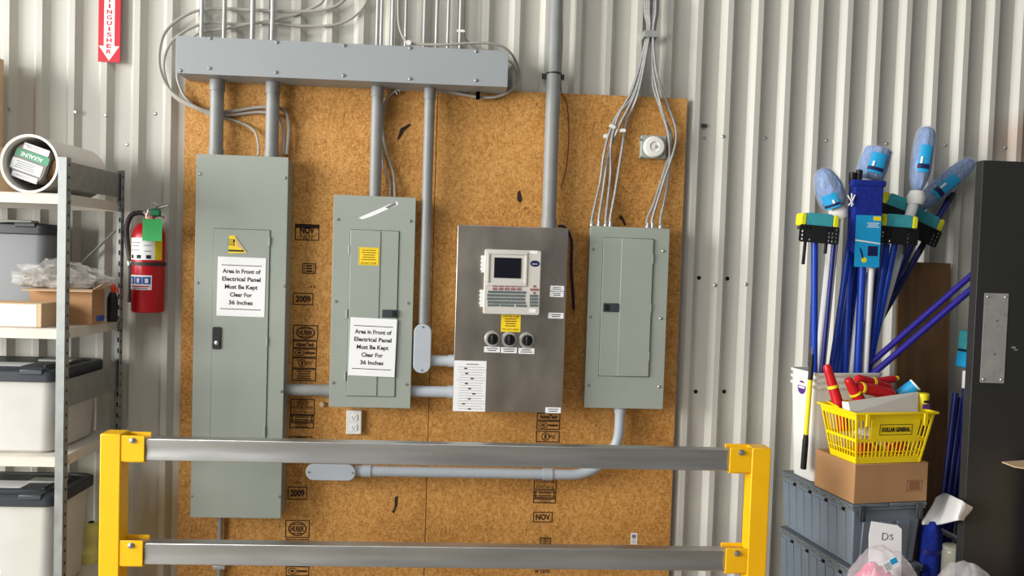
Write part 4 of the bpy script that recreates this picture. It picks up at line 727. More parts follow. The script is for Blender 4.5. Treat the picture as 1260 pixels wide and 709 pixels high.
names = ['front_side', 'right_side', 'back_side', 'left_side']
for i in range(4):
    n = 17 if i % 2 == 0 else 10; mb = MB(T)
    strip(mb, i, 0, 1, 0, .13); strip(mb, i, 0, 1, .44, .50); strip(mb, i, 0, 1, .22, .24); strip(mb, i, 0, 1, .88, 1)
    for k in range(n+1): c = .012+.976*k/n; strip(mb, i, c-.010*17/n*.72, c+.010*17/n*.72, .12, .46)
    for k in range(n+1):
        c = .012+.976*k/n
        if i == 0 and .2 < c < .83: continue
        strip(mb, i, c-.010*17/n*.72, c+.010*17/n*.72, .48, .9)
    strip(mb, i, 0, .03, 0, 1, .006, .001); strip(mb, i, .97, 1, 0, 1, .006, .001)
    if i == 0: strip(mb, i, .2, .84, .49, .9, .004, .001)
    mb.build(names[i], M['ybask'], o, .0008)
MB(T).bx(.006, .306, .006, .163, zk0, zk0+.005).build('floor_panel', M['ybask'], o)
mb = MB(T)
for i in range(4):
    j = (i+1) % 4; a, b_ = Vector((*Tq[i], zk1)), Vector((*Tq[j], zk1)); c = Vector((.17, .106, zk1)); d = (b_-a).normalized(); nn = Vector((d.y, -d.x, 0))
    mb.hexa([a-nn*.004-d*.002, b_-nn*.004+d*.002, b_+nn*.012+d*.012, a+nn*.012-d*.012], [p+Vector((0, 0, .010)) for p in (a-nn*.004-d*.002, b_-nn*.004+d*.002, b_+nn*.012+d*.012, a+nn*.012-d*.012)])
mb.build('rim', M['ybask'], o, .003)
q0, q1 = bil(0, .26, .70), bil(0, .78, .70); c = (q0+q1)/2; tilt = math.atan2(Bq[0][1]-Tq[0][1], hk)
TB = T @ Matrix.Translation(c+Vector((0, -.0012, 0))) @ Matrix.Rotation(tilt, 4, 'X')
wv = (q1-q0).length; sg_ = MB(TB); sg_.rframe(-wv/2+.018, wv/2-.012, -.024, .020, .0022, -.0008, 0); sg_.build('name_frame', M['black'], o, smooth=False); MB(TB).text('DOLLAR GENERAL', .003, -.002, wv-.05, .019, -.0002, .0010, bold=.035).build('name_letters', M['black'], o, smooth=False)
for s in (.12, .85): 
    mb = MB(T); a = bil(0, s, 1); mb.bx(a.x-.009, a.x+.009, a.y-.018, a.y-.012, zk1-.045, zk1+.004); mb.build('handle_lug', M['ybask'], o, .002)
mb = MB(T); mb.tube([(-.018, .10, zk1+.012), (.0, .19, zk1+.015), (.03, .212, zk1+.016), (.31, .212, zk1+.016), (.345, .19, zk1+.015), (.358, .10, zk1+.012)], .004, 8); mb.build('wire_handle', M['ybask'], o)
# basket contents
def red_item(label, pts, rads, band_t=.8, tip=True, group='red plastic items with yellow bands'):
    p = smooth_path([Vector(q) for q in pts], 8); n = len(p); rr = [rads[0]+(rads[1]-rads[0])*i/(n-1) for i in range(n)]; rr[0] *= .75; rr[-1] *= .75
    t = thing('red_bottle', label, 'bottle', p[0], group); MB().tube(p, rr, 14).build('bottle', M['redp'], t)
    i = int(band_t*(n-1)); i = max(1, min(n-3, i)); MB().tube([p[i], p[i+1]], [rr[i]*1.12, rr[i+1]*1.12], 14).build('neck_band', M['yel2'], t)
    if tip: d = (p[-1]-p[-2]).normalized(); MB().tube([p[-1]-d*.001, p[-1]+d*.012], [rr[-1]*1.1, rr[-1]*.9], 12).build('cap', M['yel2'], t)
    return t
def PT(u, v, ly):  # a point at depth of the cluster's local plane
    nrm = (T.to_3x3() @ Vector((0, 1, 0))); d = RT*((u-W/2)/F)+UP*(-(v-H/2)/F)+FWD; p0 = TL(0, ly, 0); return CAM+d*((p0-CAM).dot(nrm)/d.dot(nrm))
red_item('upright red plastic bottle with yellow neck band at basket left', [PT(1038, 530, .13), PT(1033.5, 506, .145), PT(1025.5, 478, .165), PT(1017, 449, .185)], (.027, .018), .7, False)
red_item('red bottle leaning up from the middle of basket', [PT(1062, 500, .08), PT(1052, 483, .085), PT(1043, 466, .09)], (.026, .018), .45, False)
red_item('red bottle lying across the heap, yellow band at left', [PT(1098, 487, .09), PT(1075, 480, .088), PT(1053, 477, .086)], (.030, .022), .82, False)
red_item('red bottle at top of heap with band near middle', [PT(1095, 479, .145), PT(1075, 472, .143), PT(1054, 466, .14)], (.025, .020), .5, False)
red_item('red bottle with yellow cap pointing right toward blue can', [PT(1062, 478, .19), PT(1082, 470, .19), PT(1102, 466, .19)], (.021, .015), .3, True)
red_item('red bottle lying low in basket, seen through front slats at left', [TL(.05, .06, zk0+.045), TL(.10, .065, zk0+.045), TL(.15, .07, zk0+.045)], (.026, .022), .7, True)
red_item('red bottle lying low in basket, seen through front slats at right', [TL(.27, .06, zk0+.045), TL(.23, .065, zk0+.045), TL(.185, .07, zk0+.045)], (.026, .022), .7, True)
o = thing('white_pouch', 'white crumpled pouch inside basket, seen through the slats', 'pouch', TL(.14, .1, zk0+.08)); mb = MB(T); blob(mb, (.15, .105, zk0+.098), .09, .035, .022, .3, 6, 24, 16, 4); mb.build('pouch_body', M['foam'], o)
mb = MB()
o = thing('paper_tray', 'pale grey carton tray leaning inside yellow basket', 'tray', PT(1080, 510, .03))
f = [PT(1047, 509, .022), PT(1129, 511, .022), PT(1130, 483, .05), PT(1044, 495, .048)]; bk = [p+(T.to_3x3() @ Vector((0, .006, .002))) for p in f]; MB().add(f+bk, [(0, 1, 2, 3), (7, 6, 5, 4), (0, 4, 5, 1), (1, 5, 6, 2), (2, 6, 7, 3), (3, 7, 4, 0)]).build('front_panel', M['offw'], o, smooth=False)
g_ = [PT(1046, 509, .024), PT(1043.5, 495, .05), PT(1036, 494, .095), PT(1037, 505, .095)]; MB().add(g_+[p+(T.to_3x3() @ Vector((.005, 0, 0))) for p in g_], [(0, 1, 2, 3), (7, 6, 5, 4), (0, 4, 5, 1), (1, 5, 6, 2), (2, 6, 7, 3), (3, 7, 4, 0)]).build('end_panel', M['paper'], o, smooth=False)
fl = [PT(1047, 509, .026), PT(1129, 511, .026), PT(1129, 507, .07), PT(1042, 505, .07)]; MB().add(fl+[p+Vector((0, 0, -.004)) for p in fl], [(0, 1, 2, 3), (7, 6, 5, 4), (0, 4, 5, 1), (1, 5, 6, 2), (2, 6, 7, 3), (3, 7, 4, 0)]).build('tray_floor', M['offw'], o, smooth=False)
a, b_ = PT(1108, 487, .14), PT(1126, 474, .11); fr = frame(a, b_); L_ = (b_-a).length
o = thing('blue_can', 'blue can with white end lying on the red items', 'can', a); MB().lathe([(.026, 0), (.028, .003), (.028, L_-.003)], 24, fr).build('can_body', M['cyan'], o); MB().lathe([(.029, L_-.003), (.029, L_+.003), (.026, L_+.005), (.024, L_+.002)], 24, fr).build('can_end', M['paper'], o)
a = PT(1134, 512, .06); zt_ = PT(1134, 483, .06).z; r = .0245; zcan = zt_-.075; o = thing('yellow_canister', 'small yellow canister with purple print at basket right rear', 'canister', (a.x, a.y, zcan))
MB().lathe([(r, 0), (r, zt_-zcan-.02), (r*.98, zt_-zcan-.018)], 24, Matrix.Translation((a.x, a.y, zcan))).build('can_body', M['yel2'], o); MB().lathe([(r*1.04, zt_-zcan-.02), (r*1.04, zt_-zcan-.006), (r*.96, zt_-zcan-.003)], 24, Matrix.Translation((a.x, a.y, zcan))).build('lid', M['yel2'], o)
mb = MB(Matrix.Translation((a.x, a.y-r, 0))); mb.bx(-.012, .018, -.002, .003, zt_-.065, zt_-.045); mb.build('print_patch', M['jack'], o, .001); mb = MB(Matrix.Translation((a.x, a.y-r, 0))); mb.bx(-.008, .016, -.002, .003, zt_-.04, zt_-.03); mb.build('brand_patch', M['black'], o, .001)
# nested waste bins
def bin_mesh(dz, h, w0, w1, d0, d1, x0, y0):
    mb = MB(T); n = 6
    def loop(w, d, z, r=.035):
        o = []; cx, cy = x0+w1/2, y0+d1/2
        for sx, sy, a in ((1, 1, 0), (-1, 1, 90), (-1, -1, 180), (1, -1, 270)):
            for k in range(n+1): q = math.radians(a+90*k/n); o.append((cx+sx*(w/2-r)+r*math.cos(q), cy+sy*(d/2-r)+r*math.sin(q), z))
        return o
    return mb, loop
def waste_bin(label, z0, h, rim_only):
    t = thing('waste_bin', label, 'bin', TL(.19, .38, z0), 'nested white waste bins'); w0, w1, d0, d1 = .30, .355, .165, .205; x0, y0 = -.005, .285
    mb, loop = bin_mesh(0, h, w0, w1, d0, d1, x0, y0)
    ls = [loop(w0, d0, z0+.001, .03), loop(w1-.012, d1-.012, z0+h-.03), loop(w1-.012, d1-.012, z0+h-.002), loop(w1-.0144, d1-.0144, z0+h-.002), loop(w1-.0144, d1-.0144, z0+h-.03), loop(w0-.0024, d0-.0024, z0+.0025, .029)]
    m = len(ls[0]); vs_ = [p for l in ls for p in l]; fs = [(j*m+k, j*m+(k+1) % m, (j+1)*m+(k+1) % m, (j+1)*m+k) for j in range(5) for k in range(m)]+[tuple(range(m-1, -1, -1)), tuple(range(5*m, 6*m))]
    mb.add(vs_, fs); mb.build('bin_wall', M['white'], t)
    mb, loop = bin_mesh(0, h, w0, w1, d0, d1, x0, y0); ls = [loop(w1-.013, d1-.013, z0+h-.012), loop(w1, d1, z0+h-.010), loop(w1+.002, d1+.002, z0+h), loop(w1-.004, d1-.004, z0+h+.003), loop(w1-.0142, d1-.0142, z0+h)]
    vs_ = [p for l in ls for p in l]; fs = [(j*m+k, j*m+(k+1) % m, (j+1)*m+(k+1) % m, (j+1)*m+k) for j in range(4) for k in range(m)]; mb.add(vs_, fs); mb.build('rolled_rim', M['white'], t)
    return t
hN = P(1003, 461, -.42).z-TOP-.055
wb = waste_bin('outermost white waste bin with round sticker, holding the mops', TOP+.0015, hN, False); waste_bin('white waste bin nested inside, second rim down', TOP+.030, hN, True); waste_bin('white waste bin nested innermost, topmost rim', TOP+.0585, hN, True)
c = TL(-.003+.0055, .36, P(988, 478, -.35).z); TS = T @ Matrix.Translation((.0035, .385, c.z)) @ Matrix.Rotation(math.radians(-90), 4, 'Z')
MB(TS).disc(0, 0, .030, -.004, .003, 24, .030).build('round_sticker', M['jack'], wb); MB(TS).bx(-.022, .022, -.0046, -.004, -.004, .005).build('sticker_band', M['paper'], wb)

# ------------------------------------------------------------------ mops and poles
def in_bin(u, v, y):      # nearest point on the sight line that lies inside the bin mouth
    while y < -.2:
        q = T.inverted() @ P(u, v, y)
        if .028 <= q.x <= .318 and .315 <= q.y <= .455: return P(u, v, y)
        y += .004
    q = T.inverted() @ P(u, v, -.30); return T @ Vector((min(max(q.x, .028), .318), min(max(q.y, .32), .45), q.z))
def bin_end(top, low):    # follow the pole down to the bin bottom, staying inside its walls
    d = low-top; e = top+d*((ZB0+.02-top.z)/d.z); q = T.inverted() @ e
    return T @ Vector((min(max(q.x, .050), .295), min(max(.345+.085*(top.y+.37)/.26, .345), .43), q.z))
ZB0 = TOP+.075
def pole_pts(p_top, p_low, zend):
    d = p_low-p_top; k = (zend-p_top.z)/d.z; return p_top+d*k
def pole(name, label, top, low, r_px, m, zend=None, cap=None, group='poles standing in the waste bins'):
    a = P(*top); b_ = P(*low) if zend else in_bin(*low); e = pole_pts(a, b_, zend) if zend else bin_end(a, b_); r = r_px*SC(top[0], top[1], top[2])
    t = thing(name, label, 'pole', e, group); MB().cyl(e, a, r, n=14).build('shaft', M[m], t)
    if cap: d = (a-e).normalized(); MB().tube([a-d*.05, a, a+d*.004], [r*1.15, r*1.15, r*.7], 12).build('end_cap', M[cap], t)
    return t
def sponge_mop(label, u, v, y, wpx, tilt, low, zend=None, m='blue', yaw=0., name='sponge_mop'):
    k = SC(u, v, y); w = wpx*k; c = P(u, v, y); h = 15*k; TT = Matrix.Translation(c) @ rotY(math.radians(tilt)) @ Matrix.Rotation(math.radians(yaw), 4, 'Z')
    t0 = TT @ Vector((0, 0, -h*2.2)); b_ = P(*low) if zend else in_bin(*low); e = pole_pts(t0, b_, zend) if zend else bin_end(t0, b_)
    t = thing(name, label, 'mop', e, 'sponge mops')
    MB(TT).rrect(-w*.36, w*.36, -h*.55, h*.55, h*.25, -.03, .03).build('sponge', M['teal'], t, .004)
    for s in (-1, 1): x0, x1 = sorted((s*w*.358, s*w*.5)); MB(TT).rrect(x0, x1, -h*.53, h*.5, h*.2, -.032, .031).build('sponge_end', M['sponge'], t, .004)
    mb = MB(TT); zp0, zp1 = -h*1.75, -h*.52; n = 10
    for r_ in range(5): zz = zp0+(zp1-zp0)*r_/4; mb.bx(-w*.5, w*.5, -.036, -.031, zz-.0042, zz+.0042)
    for q in range(n+1): xx = -w*.5+w*q/n; mb.bx(xx-.0048, xx+.0048, -.0358, -.0312, zp0, zp1)
    mb.bx(-w*.18, w*.18, -.0365, -.030, zp0, zp1); mb.build('wringer_plate', M['black'], t, smooth=False)
    MB(TT).bx(-w*.46, w*.46, -.026, .026, -h*.8, -h*.52).build('mop_base', M['dk'], t, .004)
    for s in (-.28, .28): MB(TT).bx(s*w-.006, s*w+.006, -.012, .0, -h*3.6 if s < 0 else -h*2.6, -h*.8).build('lever_arm', M['black'], t, .002)
    MB(TT).bx(-w*.2, w*.2, -.014, .014, -h*1.5, -h*.8).build('yoke', M['black'], t, .003)
    MB().cyl(e, t0+(t0-e).normalized()*.03, 4.0*k, n=14).build('pole', M[m], t); return t
def bagged_mop(label, base, tip, rpx, y, low, zend=None, pm='wpole', pr=4.5, y2=None, prof=None, lab=(.25, .6), group='bagged blue mops'):
    a, b_ = P(*base, y), P(*tip, y if y2 is None else y2); k = SC(*base, y); r = rpx*k; L_ = (b_-a).length; fr = frame(a, b_); e = pole_pts(a, P(*low), zend) if zend else bin_end(a, in_bin(*low))
    t = thing('bagged_mop', label, 'mop', e, group)
    prof = prof or [(.30, 0), (.6, .08), (.86, .22), (1, .42), (1, .7), (.9, .88), (.6, .97), (.2, 1)]
    mb = MB(); n = 36; vs_ = []; pts = [Vector((rr, z, 0)) for rr, z in prof]; sm = smooth_path(pts, 5); m = len(sm)
    for q in sm:
        for i in range(n):
            th = 2*math.pi*i/n; rr = r*q.x*(1+.05*math.cos(9*th+3*q.y)+.05*math.cos(17*th-4*q.y)+.07*noise.noise((math.cos(th)*3, math.sin(th)*3, q.y*4+u_seed(label)))); vs_.append((rr*math.cos(th), rr*math.sin(th), q.y*L_))
    mb.add(vs_, [(j*n+i, j*n+(i+1) % n, (j+1)*n+(i+1) % n, (j+1)*n+i) for j in range(m-1) for i in range(n)]+[tuple(range(n-1, -1, -1)), tuple(range((m-1)*n, m*n))], fr); mb.build('mop_head', M['mopb'], t, ang=1.2)
    MB().lathe([(r*1.13*q.x+.003, q.y*L_*1.02) for q in sm], 28, fr).build('clear_wrapper', M['wrap'], t)
    loc = fr.inverted() @ CAM; th0 = math.atan2(loc.y, loc.x); vs_ = []; nn = 8
    for i in range(nn+1):
        th = th0+math.radians(-18+58*i/nn)*(1 if b_.x > a.x else -1)
        for rr in (r*1.15+.004, r*1.15+.0048):
            for s in lab: vs_.append((rr*math.cos(th), rr*math.sin(th), s*L_))
    fs = []
    for i in range(nn): q = 4*i; fs += [(q, q+4, q+5, q+1), (q+2, q+3, q+7, q+6), (q, q+2, q+6, q+4), (q+1, q+5, q+7, q+3)]
    fs += [(0, 1, 3, 2), (4*nn, 4*nn+2, 4*nn+3, 4*nn+1)]; lb = MB().add(vs_, fs, fr).build('wrapper_label', M['cyan'], t)
    vs2 = []
    for p in vs_[:]:
        q = Vector(p); rr = math.hypot(q.x, q.y); s_ = .0009/rr; zz = q.z; lo, hi = lab[0]*L_, lab[1]*L_; zz = lo+(hi-lo)*(.12 if abs(zz-lo) < 1e-6 else .3); vs2.append((q.x*(1+s_), q.y*(1+s_), zz))
    MB().add(vs2, fs, fr).build('label_band', M['dblue'], lb)
    p = fr @ Vector(((r*1.15+.0052)*math.cos(th0), (r*1.15+.0052)*math.sin(th0), (lab[0]+(lab[1]-lab[0])*.3)*L_)); q = fr @ Vector(((r*1.15+.0052)*math.cos(th0), (r*1.15+.0052)*math.sin(th0), (lab[0]+(lab[1]-lab[0])*.55)*L_)); MB().cyl(p, q, .006, n=8).build('label_panel', M['paper'], lb)
    d = (b_-a).normalized(); MB().tube([a-d*.05, a-d*.02, a+d*.01], [pr*k*1.5, pr*k*1.75, pr*k*1.3], 14).build('collar', M['white'], t); MB().cyl(e, a-(a-e).normalized()*.0, pr*k, n=14).build('pole', M[pm], t); return t
def u_seed(s): return (sum(map(ord, s)) % 97)*.37
sponge_mop('sponge mop with teal head on straight blue pole, leftmost', 1005.5, 271.5, -.37, 46, 3, (997.5, 455, -.37))
bagged_mop('short bagged blue mop head on white wrapped pole, leftmost', (1029, 256), (1011, 208), 14.5, -.30, (1012, 450, -.36), pr=6.5, prof=[(.5, 0), (.8, .06), (1, .2), (1.0, .45), (.85, .75), (.6, .92), (.25, 1)], lab=(.05, .4))
bagged_mop('bagged blue mop head tilted right above dark mop pack', (1069, 222), (1081, 182), 15, -.21, (1051, 445, -.3), pm='blue', pr=5, prof=[(.6, 0), (.9, .05), (1, .2), (1, .8), (.92, .95), (.5, 1)], lab=(.15, .75))
bagged_mop('tallest bagged blue mop standing nearly upright on white pole', (1128, 238), (1141, 156), 10.5, -.235, (1085, 452, -.30), pr=6, lab=(.3, .7))
bagged_mop('bagged blue mop leaning far right on white pole', (1121, 262), (1197, 198), 10.5, -.085, (1075, 452, -.26), pr=4.5, y2=-.085, lab=(.3, .65))
sponge_mop('sponge mop with teal head in front of right poles', 1103, 273, -.295, 44, 3, (1078, 455, -.34))
sponge_mop('sponge mop tilted, behind the front teal sponge head', 1104, 251, -.172, 44, 18, (1070, 452, -.28), m='navy')
sponge_mop('sponge mop tilted right, dark head below leaning bagged mop', 1136, 270, -.118, 44, 22, (1085, 455, -.27), m='navy')
# flat packaged mop
yM = -.345; a = P(1066, 228, yM); b_ = P(1064, 318, yM); e = bin_end(a, in_bin(1060, 450, yM)); k = SC(1066, 260, yM)
t = thing('flat_mop_pack', 'dark blue flat mop with cyan packaging card, centre of bin', 'mop', e)
mb = MB(); x0, x1, z0, z1 = RW(1066, 268, 36, 88, yM); mb.rrect(x0, x1, z0, z1, .02, yM-.016, yM+.012); mb.build('mop_pad', M['mopd'], t, .008)
mb = MB(); x0, x1, z0, z1 = RW(1067.5, 226, 42, 8, yM); mb.rrect(x0, x1, z0, z1, .01, yM-.02, yM+.014); mb.build('pad_top', M['mopd'], t, .006)
x0, x1, z0, z1 = RW(1068, 297, 31, 64, yM-.02); cdd = MB().rrect(x0, x1, z0, z1, .004, yM-.0185, yM-.017).build('packaging_card', M['cyan'], t); yy = yM-.0185
MB().bx(x1-.036, x1-.002, yy-.0006, yy, z1-.022, z1-.004).build('card_flash', M['yel2'], cdd); MB().prism([(x0, z0+.115), (x1, z0+.103), (x1, z0+.108), (x0, z0+.122)], yy-.0006, yy).build('card_swoosh', M['paper'], cdd); MB().bx(x1-.055, x1-.01, yy-.0006, yy, z0+.05, z0+.094).build('card_panel', M['dblue'], cdd)
mb = MB(); lines(mb, x0+.05, x1-.008, z1-.055, z1-.03, 3, yy, .0006, .4); mb.build('card_print', M['paper'], cdd, smooth=False); p = Vector((x0+.044, yy, z0+.032)); MB().disc(p.x, p.z, .012, yy-.0006, yy).build('card_dot', M['yel2'], cdd); MB().prism([(x0+.02, z0+.085), (x0+.03, z0+.08), (x0+.042, z0+.04), (x0+.035, z0+.038)], yy-.0006, yy).build('card_picture', M['dblue'], cdd)
MB().cyl(e, a, 4.6*k, n=14).build('pole', M['blue'], t); p = P(1048, 250, yM-.02); MB().tube([P(1043, 240, yM-.02), P(1047, 247, yM-.025), P(1050, 252, yM-.02)], .003, 6).tube([P(1052, 240, yM-.02), P(1049, 247, yM-.025), P(1044, 253, yM-.02)], .003, 6).tube([P(1048, 238, yM-.02), P(1048, 254, yM-.022)], .003, 6).build('white_tie', M['white'], t)
# further poles
def capped(label, top, low, m='blue', **k): return pole('mop_handle', label, top, low, 3.6, m, cap='black', **k)
capped('blue mop handle with black hanging end, left of dark pack', (1049, 213, -.295), (1046, 455, -.33)); capped('blue mop handle with black hanging end touching dark pack', (1057.5, 210, -.29), (1033, 455, -.37))
capped('dark navy mop handle with black end leaning behind plank', (1172, 238, -.068), (1092, 452, -.24), 'navy'); 
pole('mop_handle', 'white pole leaning right behind the blue handles', (1056, 250, -.28), (1020, 445, -.28), 3.6, 'wpole'); pole('mop_handle', 'white upright pole right of the cyan card', (1072, 330, -.335), (1071, 458, -.36), 3.9, 'wpole')
pole('mop_handle', 'blue pole right of the white upright pole', (1091, 300, -.30), (1079, 455, -.31), 4.2, 'blue'); pole('mop_handle', 'thin dark blue pole beside white wrapped pole', (1026, 300, -.385), (1012, 455, -.385), 2.6, 'navy'); pole('mop_handle', 'blue pole slanting behind white wrapped pole', (1050, 300, -.25), (1028, 455, -.25), 5, 'blue')
pole('mop_handle', 'wide white pole slanting under cyan card', (1063, 335, -.285), (1049, 455, -.30), 4.5, 'wpole'); pole('mop_handle', 'white pole at right end of the bin', (1103, 300, -.26), (1090, 455, -.26), 4, 'wpole')
pole('mop_handle', 'upper violet pole leaning far right behind black door', (1226, 312, -.42), (1084, 436, -.31), 3.6, 'purp', zend=1.15); pole('mop_handle', 'lower violet pole leaning far right behind black door', (1230, 326, -.44), (1086, 450, -.335), 3.8, 'purp', zend=1.13)
# yellow scrub stick hanging outside the bin
nx_ = T.to_3x3() @ Vector((1, 0, 0)); o0 = TL(-.026, 0, 0)
def on_side(u, v): d = P(u, v, 0)-CAM; return CAM+d*((o0-CAM).dot(nx_)/d.dot(nx_))
a, b_ = on_side(999.5, 436), on_side(988.5, 577)
t = thing('scrub_stick', 'yellow stick with black grip leaning outside white bin', 'stick', b_)
L1 = a.lerp(b_, .22); L2 = a.lerp(b_, .70); k = SC(995, 500, -.5)
MB().cyl(L2, L1, 2.9*k, n=14).build('stick', M['yel2'], t); MB().tube([L1, a.lerp(b_, .1), a], [3.1*k, 3*k, 2*k], 12).build('upper_ferrule', M['black'], t); MB().tube([L2+(L2-b_)*.01, L2.lerp(b_, .2), b_], [3.0*k, 3.7*k, 3.7*k], 14).build('grip', M['black'], t); MB().tube([a, a+Vector((0, 0, .03))], .004, 8).build('chrome_tip', M['steel'], t)

# ------------------------------------------------------------------ plank, dark corner, door
x0, x1 = P(1107, 400, -.10).x, P(1171, 400, -.10).x; zt_ = P(1140, 323, -.1).z; mb = MB(); mb.hexa([(x0, -.16, .0), (x1, -.16, .0), (x1, -.142, 0), (x0, -.142, 0)], [(x0, -.066, zt_), (x1, -.066, zt_), (x1, -.048, zt_), (x0, -.048, zt_)]); tag(mb.build('wooden_plank', M['brn'], at=((x0+x1)/2, -.15, 0), smooth=False), 'dark brown plank leaning against wall behind mops', 'plank')
yS = -.26; a, b_ = P(1189.5, 458, yS), P(1183, 600, -.35); e = pole_pts(a, b_, .002); k = SC(1190, 430, yS); t = thing('sponge_mop', 'sponge mop with teal head standing in dark gap by black door', 'mop', e, 'sponge mops')
MB().cyl(e, a, 3.8*k, n=14).build('pole', M['navy'], t); TT = Matrix.Translation(P(1191, 430, yS)) @ rotY(math.radians(5))
MB(TT).rrect(-5*k, 5*k, -1*k, 22*k, 3*k, -.05, .05).build('sponge', M['teal'], t, .004); MB(TT).rrect(-6*k, 6*k, -22*k, -3*k, 2*k, -.04, .04).build('sponge_wrap', M['cyan'], t, .003); MB(TT).bx(-5.5*k, 5.5*k, -.045, .045, -3*k, -1*k).build('wringer_plate', M['black'], t, .002); MB().tube([a+Vector((0, 0, .004)), a.lerp(e, .06)], [4.6*k, 4.6*k], 14).build('neck', M['wpole'], t)
for i, (u, lb) in enumerate(((1170, 'left'), (1176.5, 'middle'), (1183, 'right'))):
    pole('broom_handle', 'dark blue pole standing in gap behind basket, %s of three' % lb, (u+6, 484+6*i, -.22), (u-8, 606, -.31-.01*i), 3.4, 'navy', zend=.002, group='dark poles in the gap')
yD = -.76; xd = P(1208, 200, yD).x*.5+P(1186, 690, yD).x*.5; zt_ = P(1209, 197, yD).z
t = thing('door_slab', 'tall black door slab with scratched metal push plate', 'door', (xd+.45, yD, 0)); t['kind'] = 'thing'; MB().bx(xd, xd+.9, yD, yD+.044, .004, zt_).build('door_leaf', M['doorb'], t, .002)
x0, x1, z0, z1 = RC((1211, 361), (1240, 361), (1235.5, 472), (1206, 470.5), yD); pl = MB().rrect(x0, x1, z0, z1, .003, yD-.0025, yD-.0002).build('push_plate', M['plate'], t)
for xx in (x0+.012, x1-.012):
    for zz in (z0+.014, z1-.014): q = Vector((xx, yD-.0025, zz)); MB().lathe([(.005, 0), (.003, .003)], 10, frame(q, q+Vector((0, -1, 0)))).build('screw', M['screw'], pl)
for u, v in ((1227, 395), (1224, 436)): q = P(u, v, yD-.003); MB().disc(q.x, q.z, .006, yD-.003, yD-.0025).build('dent', M['grey'], pl)
mb = MB(); q = P(1246, 428, yD); mb.bx(q.x-.004, q.x+.012, yD-.0006, yD, q.z-.002, q.z+.004); mb.bx(q.x+.006, q.x+.022, yD-.0006, yD, q.z-.010, q.z-.006); mb.build('paint_scrape', M['plate'], t, smooth=False)
for zz in (.25, 1.0, 1.75): MB().cyl((xd+.903, yD+.004, zz), (xd+.903, yD+.004, zz+.1), .007, n=12).build('hinge', M['screw'], t)
yc_ = -.92; a = P(1244, 573.5, yc_); cz_ = a.z; xk = P(1268, 575, -.80).x
t = thing('tall_carton', 'pale carton with flap poking in at right frame edge', 'box', (xk+.2, yc_, 0)); MB().bx(xk, xk+.4, -1.05, -.81, 0, cz_-.003).build('box_walls', M['card2'], t, .002)
MB().hexa([(a.x, yc_-.02, cz_-.001), (xk+.002, -1.04, cz_-.002), (xk+.002, -.82, cz_-.002), (a.x, yc_+.05, cz_-.001)], [(a.x, yc_-.02, cz_+.003), (xk+.002, -1.04, cz_+.002), (xk+.002, -.82, cz_+.002), (a.x, yc_+.05, cz_+.003)]).build('flap', M['card2'], t, smooth=False)

# ------------------------------------------------------------------ bottom right clutter
c = P(1141, 660, -.60); zt_ = P(1141, 641, -.60).z; t = thing('rolled_bundle', 'dark blue rolled fabric bundle standing right of the crates', 'bundle', (c.x+.02, -.60, 0)); mb = MB(); n = 30; vs_ = []
pf = [(.03, .0), (.036, .02), (.040, .3), (.044, .5), (.044, zt_-.06), (.036, zt_-.02), (.018, zt_)]
for r, z in pf:
    for i in range(n): th = 2*math.pi*i/n; rr = r*(1+.09*math.cos(5*th+z*3)); vs_.append((c.x+.012+rr*math.cos(th), -.60+rr*math.sin(th), z))
m = len(pf); mb.add(vs_, [(j*n+i, j*n+(i+1) % n, (j+1)*n+(i+1) % n, (j+1)*n+i) for j in range(m-1) for i in range(n)]+[tuple(range(n-1, -1, -1)), tuple(range((m-1)*n, m*n))]); mb.build('fabric', M['mopd'], t, ang=1.3); MB().lathe([(.046, zt_-.13), (.048, zt_-.13), (.048, zt_-.11), (.046, zt_-.11)], 30, Matrix.Translation((c.x+.012, -.6, 0)), cap=False).build('strap', M['navy'], t)
rows_ = [[(1152, 612, -.50), (1163, 607, -.48), (1180, 615, -.80), (1197, 624, -.80)], [(1146, 624, -.56), (1160, 618, -.54), (1180, 621, -.80), (1196, 628, -.80)], [(1136, 640, -.62), (1154, 638, -.61), (1176, 636, -.80), (1188, 637, -.79)], [(1136, 646, -.63), (1152, 646, -.62), (1176, 641, -.80), (1186, 641, -.79)]]
sp = [smooth_path([P(*q) for q in rw], 5) for rw in rows_]; nu = len(sp[0]); cols = [smooth_path([sp[j][i] for j in range(4)], 4) for i in range(nu)]; nv = len(cols[0]); vs_ = [p for c_ in cols for p in c_]
mb = MB(); mb.add(vs_, [(i*nv+j, i*nv+j+1, (i+1)*nv+j+1, (i+1)*nv+j) for i in range(nu-1) for j in range(nv-1)]); o = tag(mb.build('foam_sheet', M['foam'], at=vs_[0]), 'crumpled white foam sheet poking out right of the carton', 'sheet'); q = o.modifiers.new('solid', 'SOLIDIFY'); q.thickness = .006
a, b_ = P(1151, 650, -.52), P(1184, 666.5, -.50); e = a+(b_-a)*4.2; tag(MB().cyl(e, a, 3.3*SC(1160, 655, -.5), n=14).build('grey_tube', M['wpole'], at=e), 'pale grey tube slanting down behind black door', 'tube')
c = P(1171, 690, -.66); zt_ = P(1169, 671, -.66).z; t = thing('clear_canister', 'clear plastic canister behind the right pink bag', 'canister', (c.x, -.66, 0)); MB().lathe([(.036, .002), (.038, .02), (.038, zt_-.03), (.034, zt_-.018)], 28, Matrix.Translation((c.x, -.66, 0))).build('canister_wall', M['glass'], t); MB().lathe([(.036, zt_-.018), (.036, zt_-.002), (.032, zt_)], 28, Matrix.Translation((c.x, -.66, 0))).build('lid', M['glass'], t)
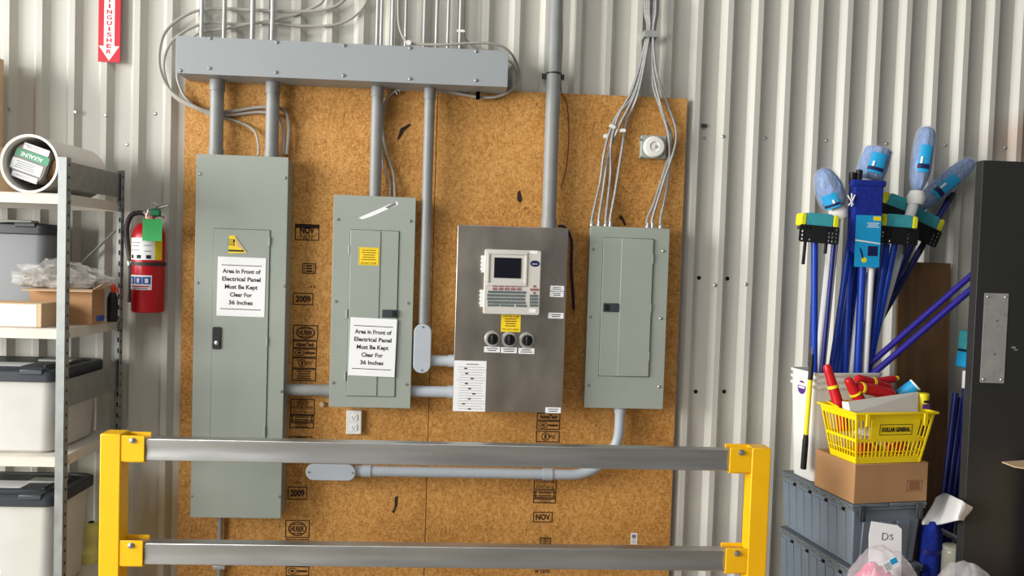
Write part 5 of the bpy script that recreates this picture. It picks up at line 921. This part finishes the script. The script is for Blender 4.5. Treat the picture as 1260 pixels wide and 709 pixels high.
def pink_bag(label, u, v, wpx, y, seed, amt):
    c = P(u, v, y); k = SC(u, v, y); rx = wpx*k/2; zt_ = c.z; t = thing('bagged_goods', label, 'bag', (c.x, y, 0), 'pink goods in clear bags')
    mb = MB(); blob(mb, (c.x+amt*rx, y, zt_*.43), rx*.90, .105, zt_*.42, .08, 5, 44, 40, seed, flat=-.97); mb.build('pink_contents', M['pinkbag'], t)
    mb = MB(); blob(mb, (c.x, y, zt_*.48), rx*1.06, .13, zt_*.485, .065, 5, 72, 60, seed+4, flat=-.985, fold=.006); mb.build('clear_bag', M['bag'], t); return t
b1_ = pink_bag('clear bag of pink goods in front of the crates, white tag', 1091, 664, 94, -.93, 2.3, -.25); pink_bag('lower clear bag of pink goods in front of black door', 1192, 684, 96, -1.0, 7.9, .1)
q = P(1096, 695, -1.085); TT = Matrix.Translation(q) @ rotY(math.radians(-28)); lb = MB(TT).bx(-.028, .028, -.002, 0, -.018, .018).build('tag_label', M['paper'], b1_); MB(TT).bx(.002, .028, -.0026, -.002, -.002, .018).build('tag_corner', M['cyan'], lb); mb = MB(TT); lines(mb, -.024, .0, -.014, .012, 4, -.002, .0005, .4); mb.build('tag_print', M['grey'], lb, smooth=False)
q = P(1089, 660, -.755); k = SC(1089, 660, -.755); TT = Matrix.Translation(q) @ rotY(math.radians(4)) @ Matrix.Rotation(math.radians(-12), 4, 'X'); o = tag(MB(TT).prism([(-20*k, -45*k), (20*k, -45*k), (20.5*k, 10*k), (15*k, 14*k), (-17*k, 16*k), (-20*k, 0)], -.001, .001).build('card_sign', M['paper'], at=q, smooth=False), 'white card with hand-lettered DS leaning on crate front', 'sign')
mb = MB(TT); w_ = 3.2*k
mb.tube([(-3*k, -.0014, 3*k), (-3.5*k, -.0014, -4*k), (1*k, -.0014, -3.5*k), (3.2*k, -.0014, 0), (1.6*k, -.0014, 3*k), (-3.6*k, -.0014, 3.4*k)], .0014, 6, 5); mb.tube([(9.5*k, -.0014, 2.5*k), (6.5*k, -.0014, 2*k), (7*k, -.0014, .2*k), (9*k, -.0014, -1.2*k), (8.4*k, -.0014, -3*k), (5.5*k, -.0014, -3*k)], .0014, 6, 5); mb.build('hand_lettering', M['ink'], o)
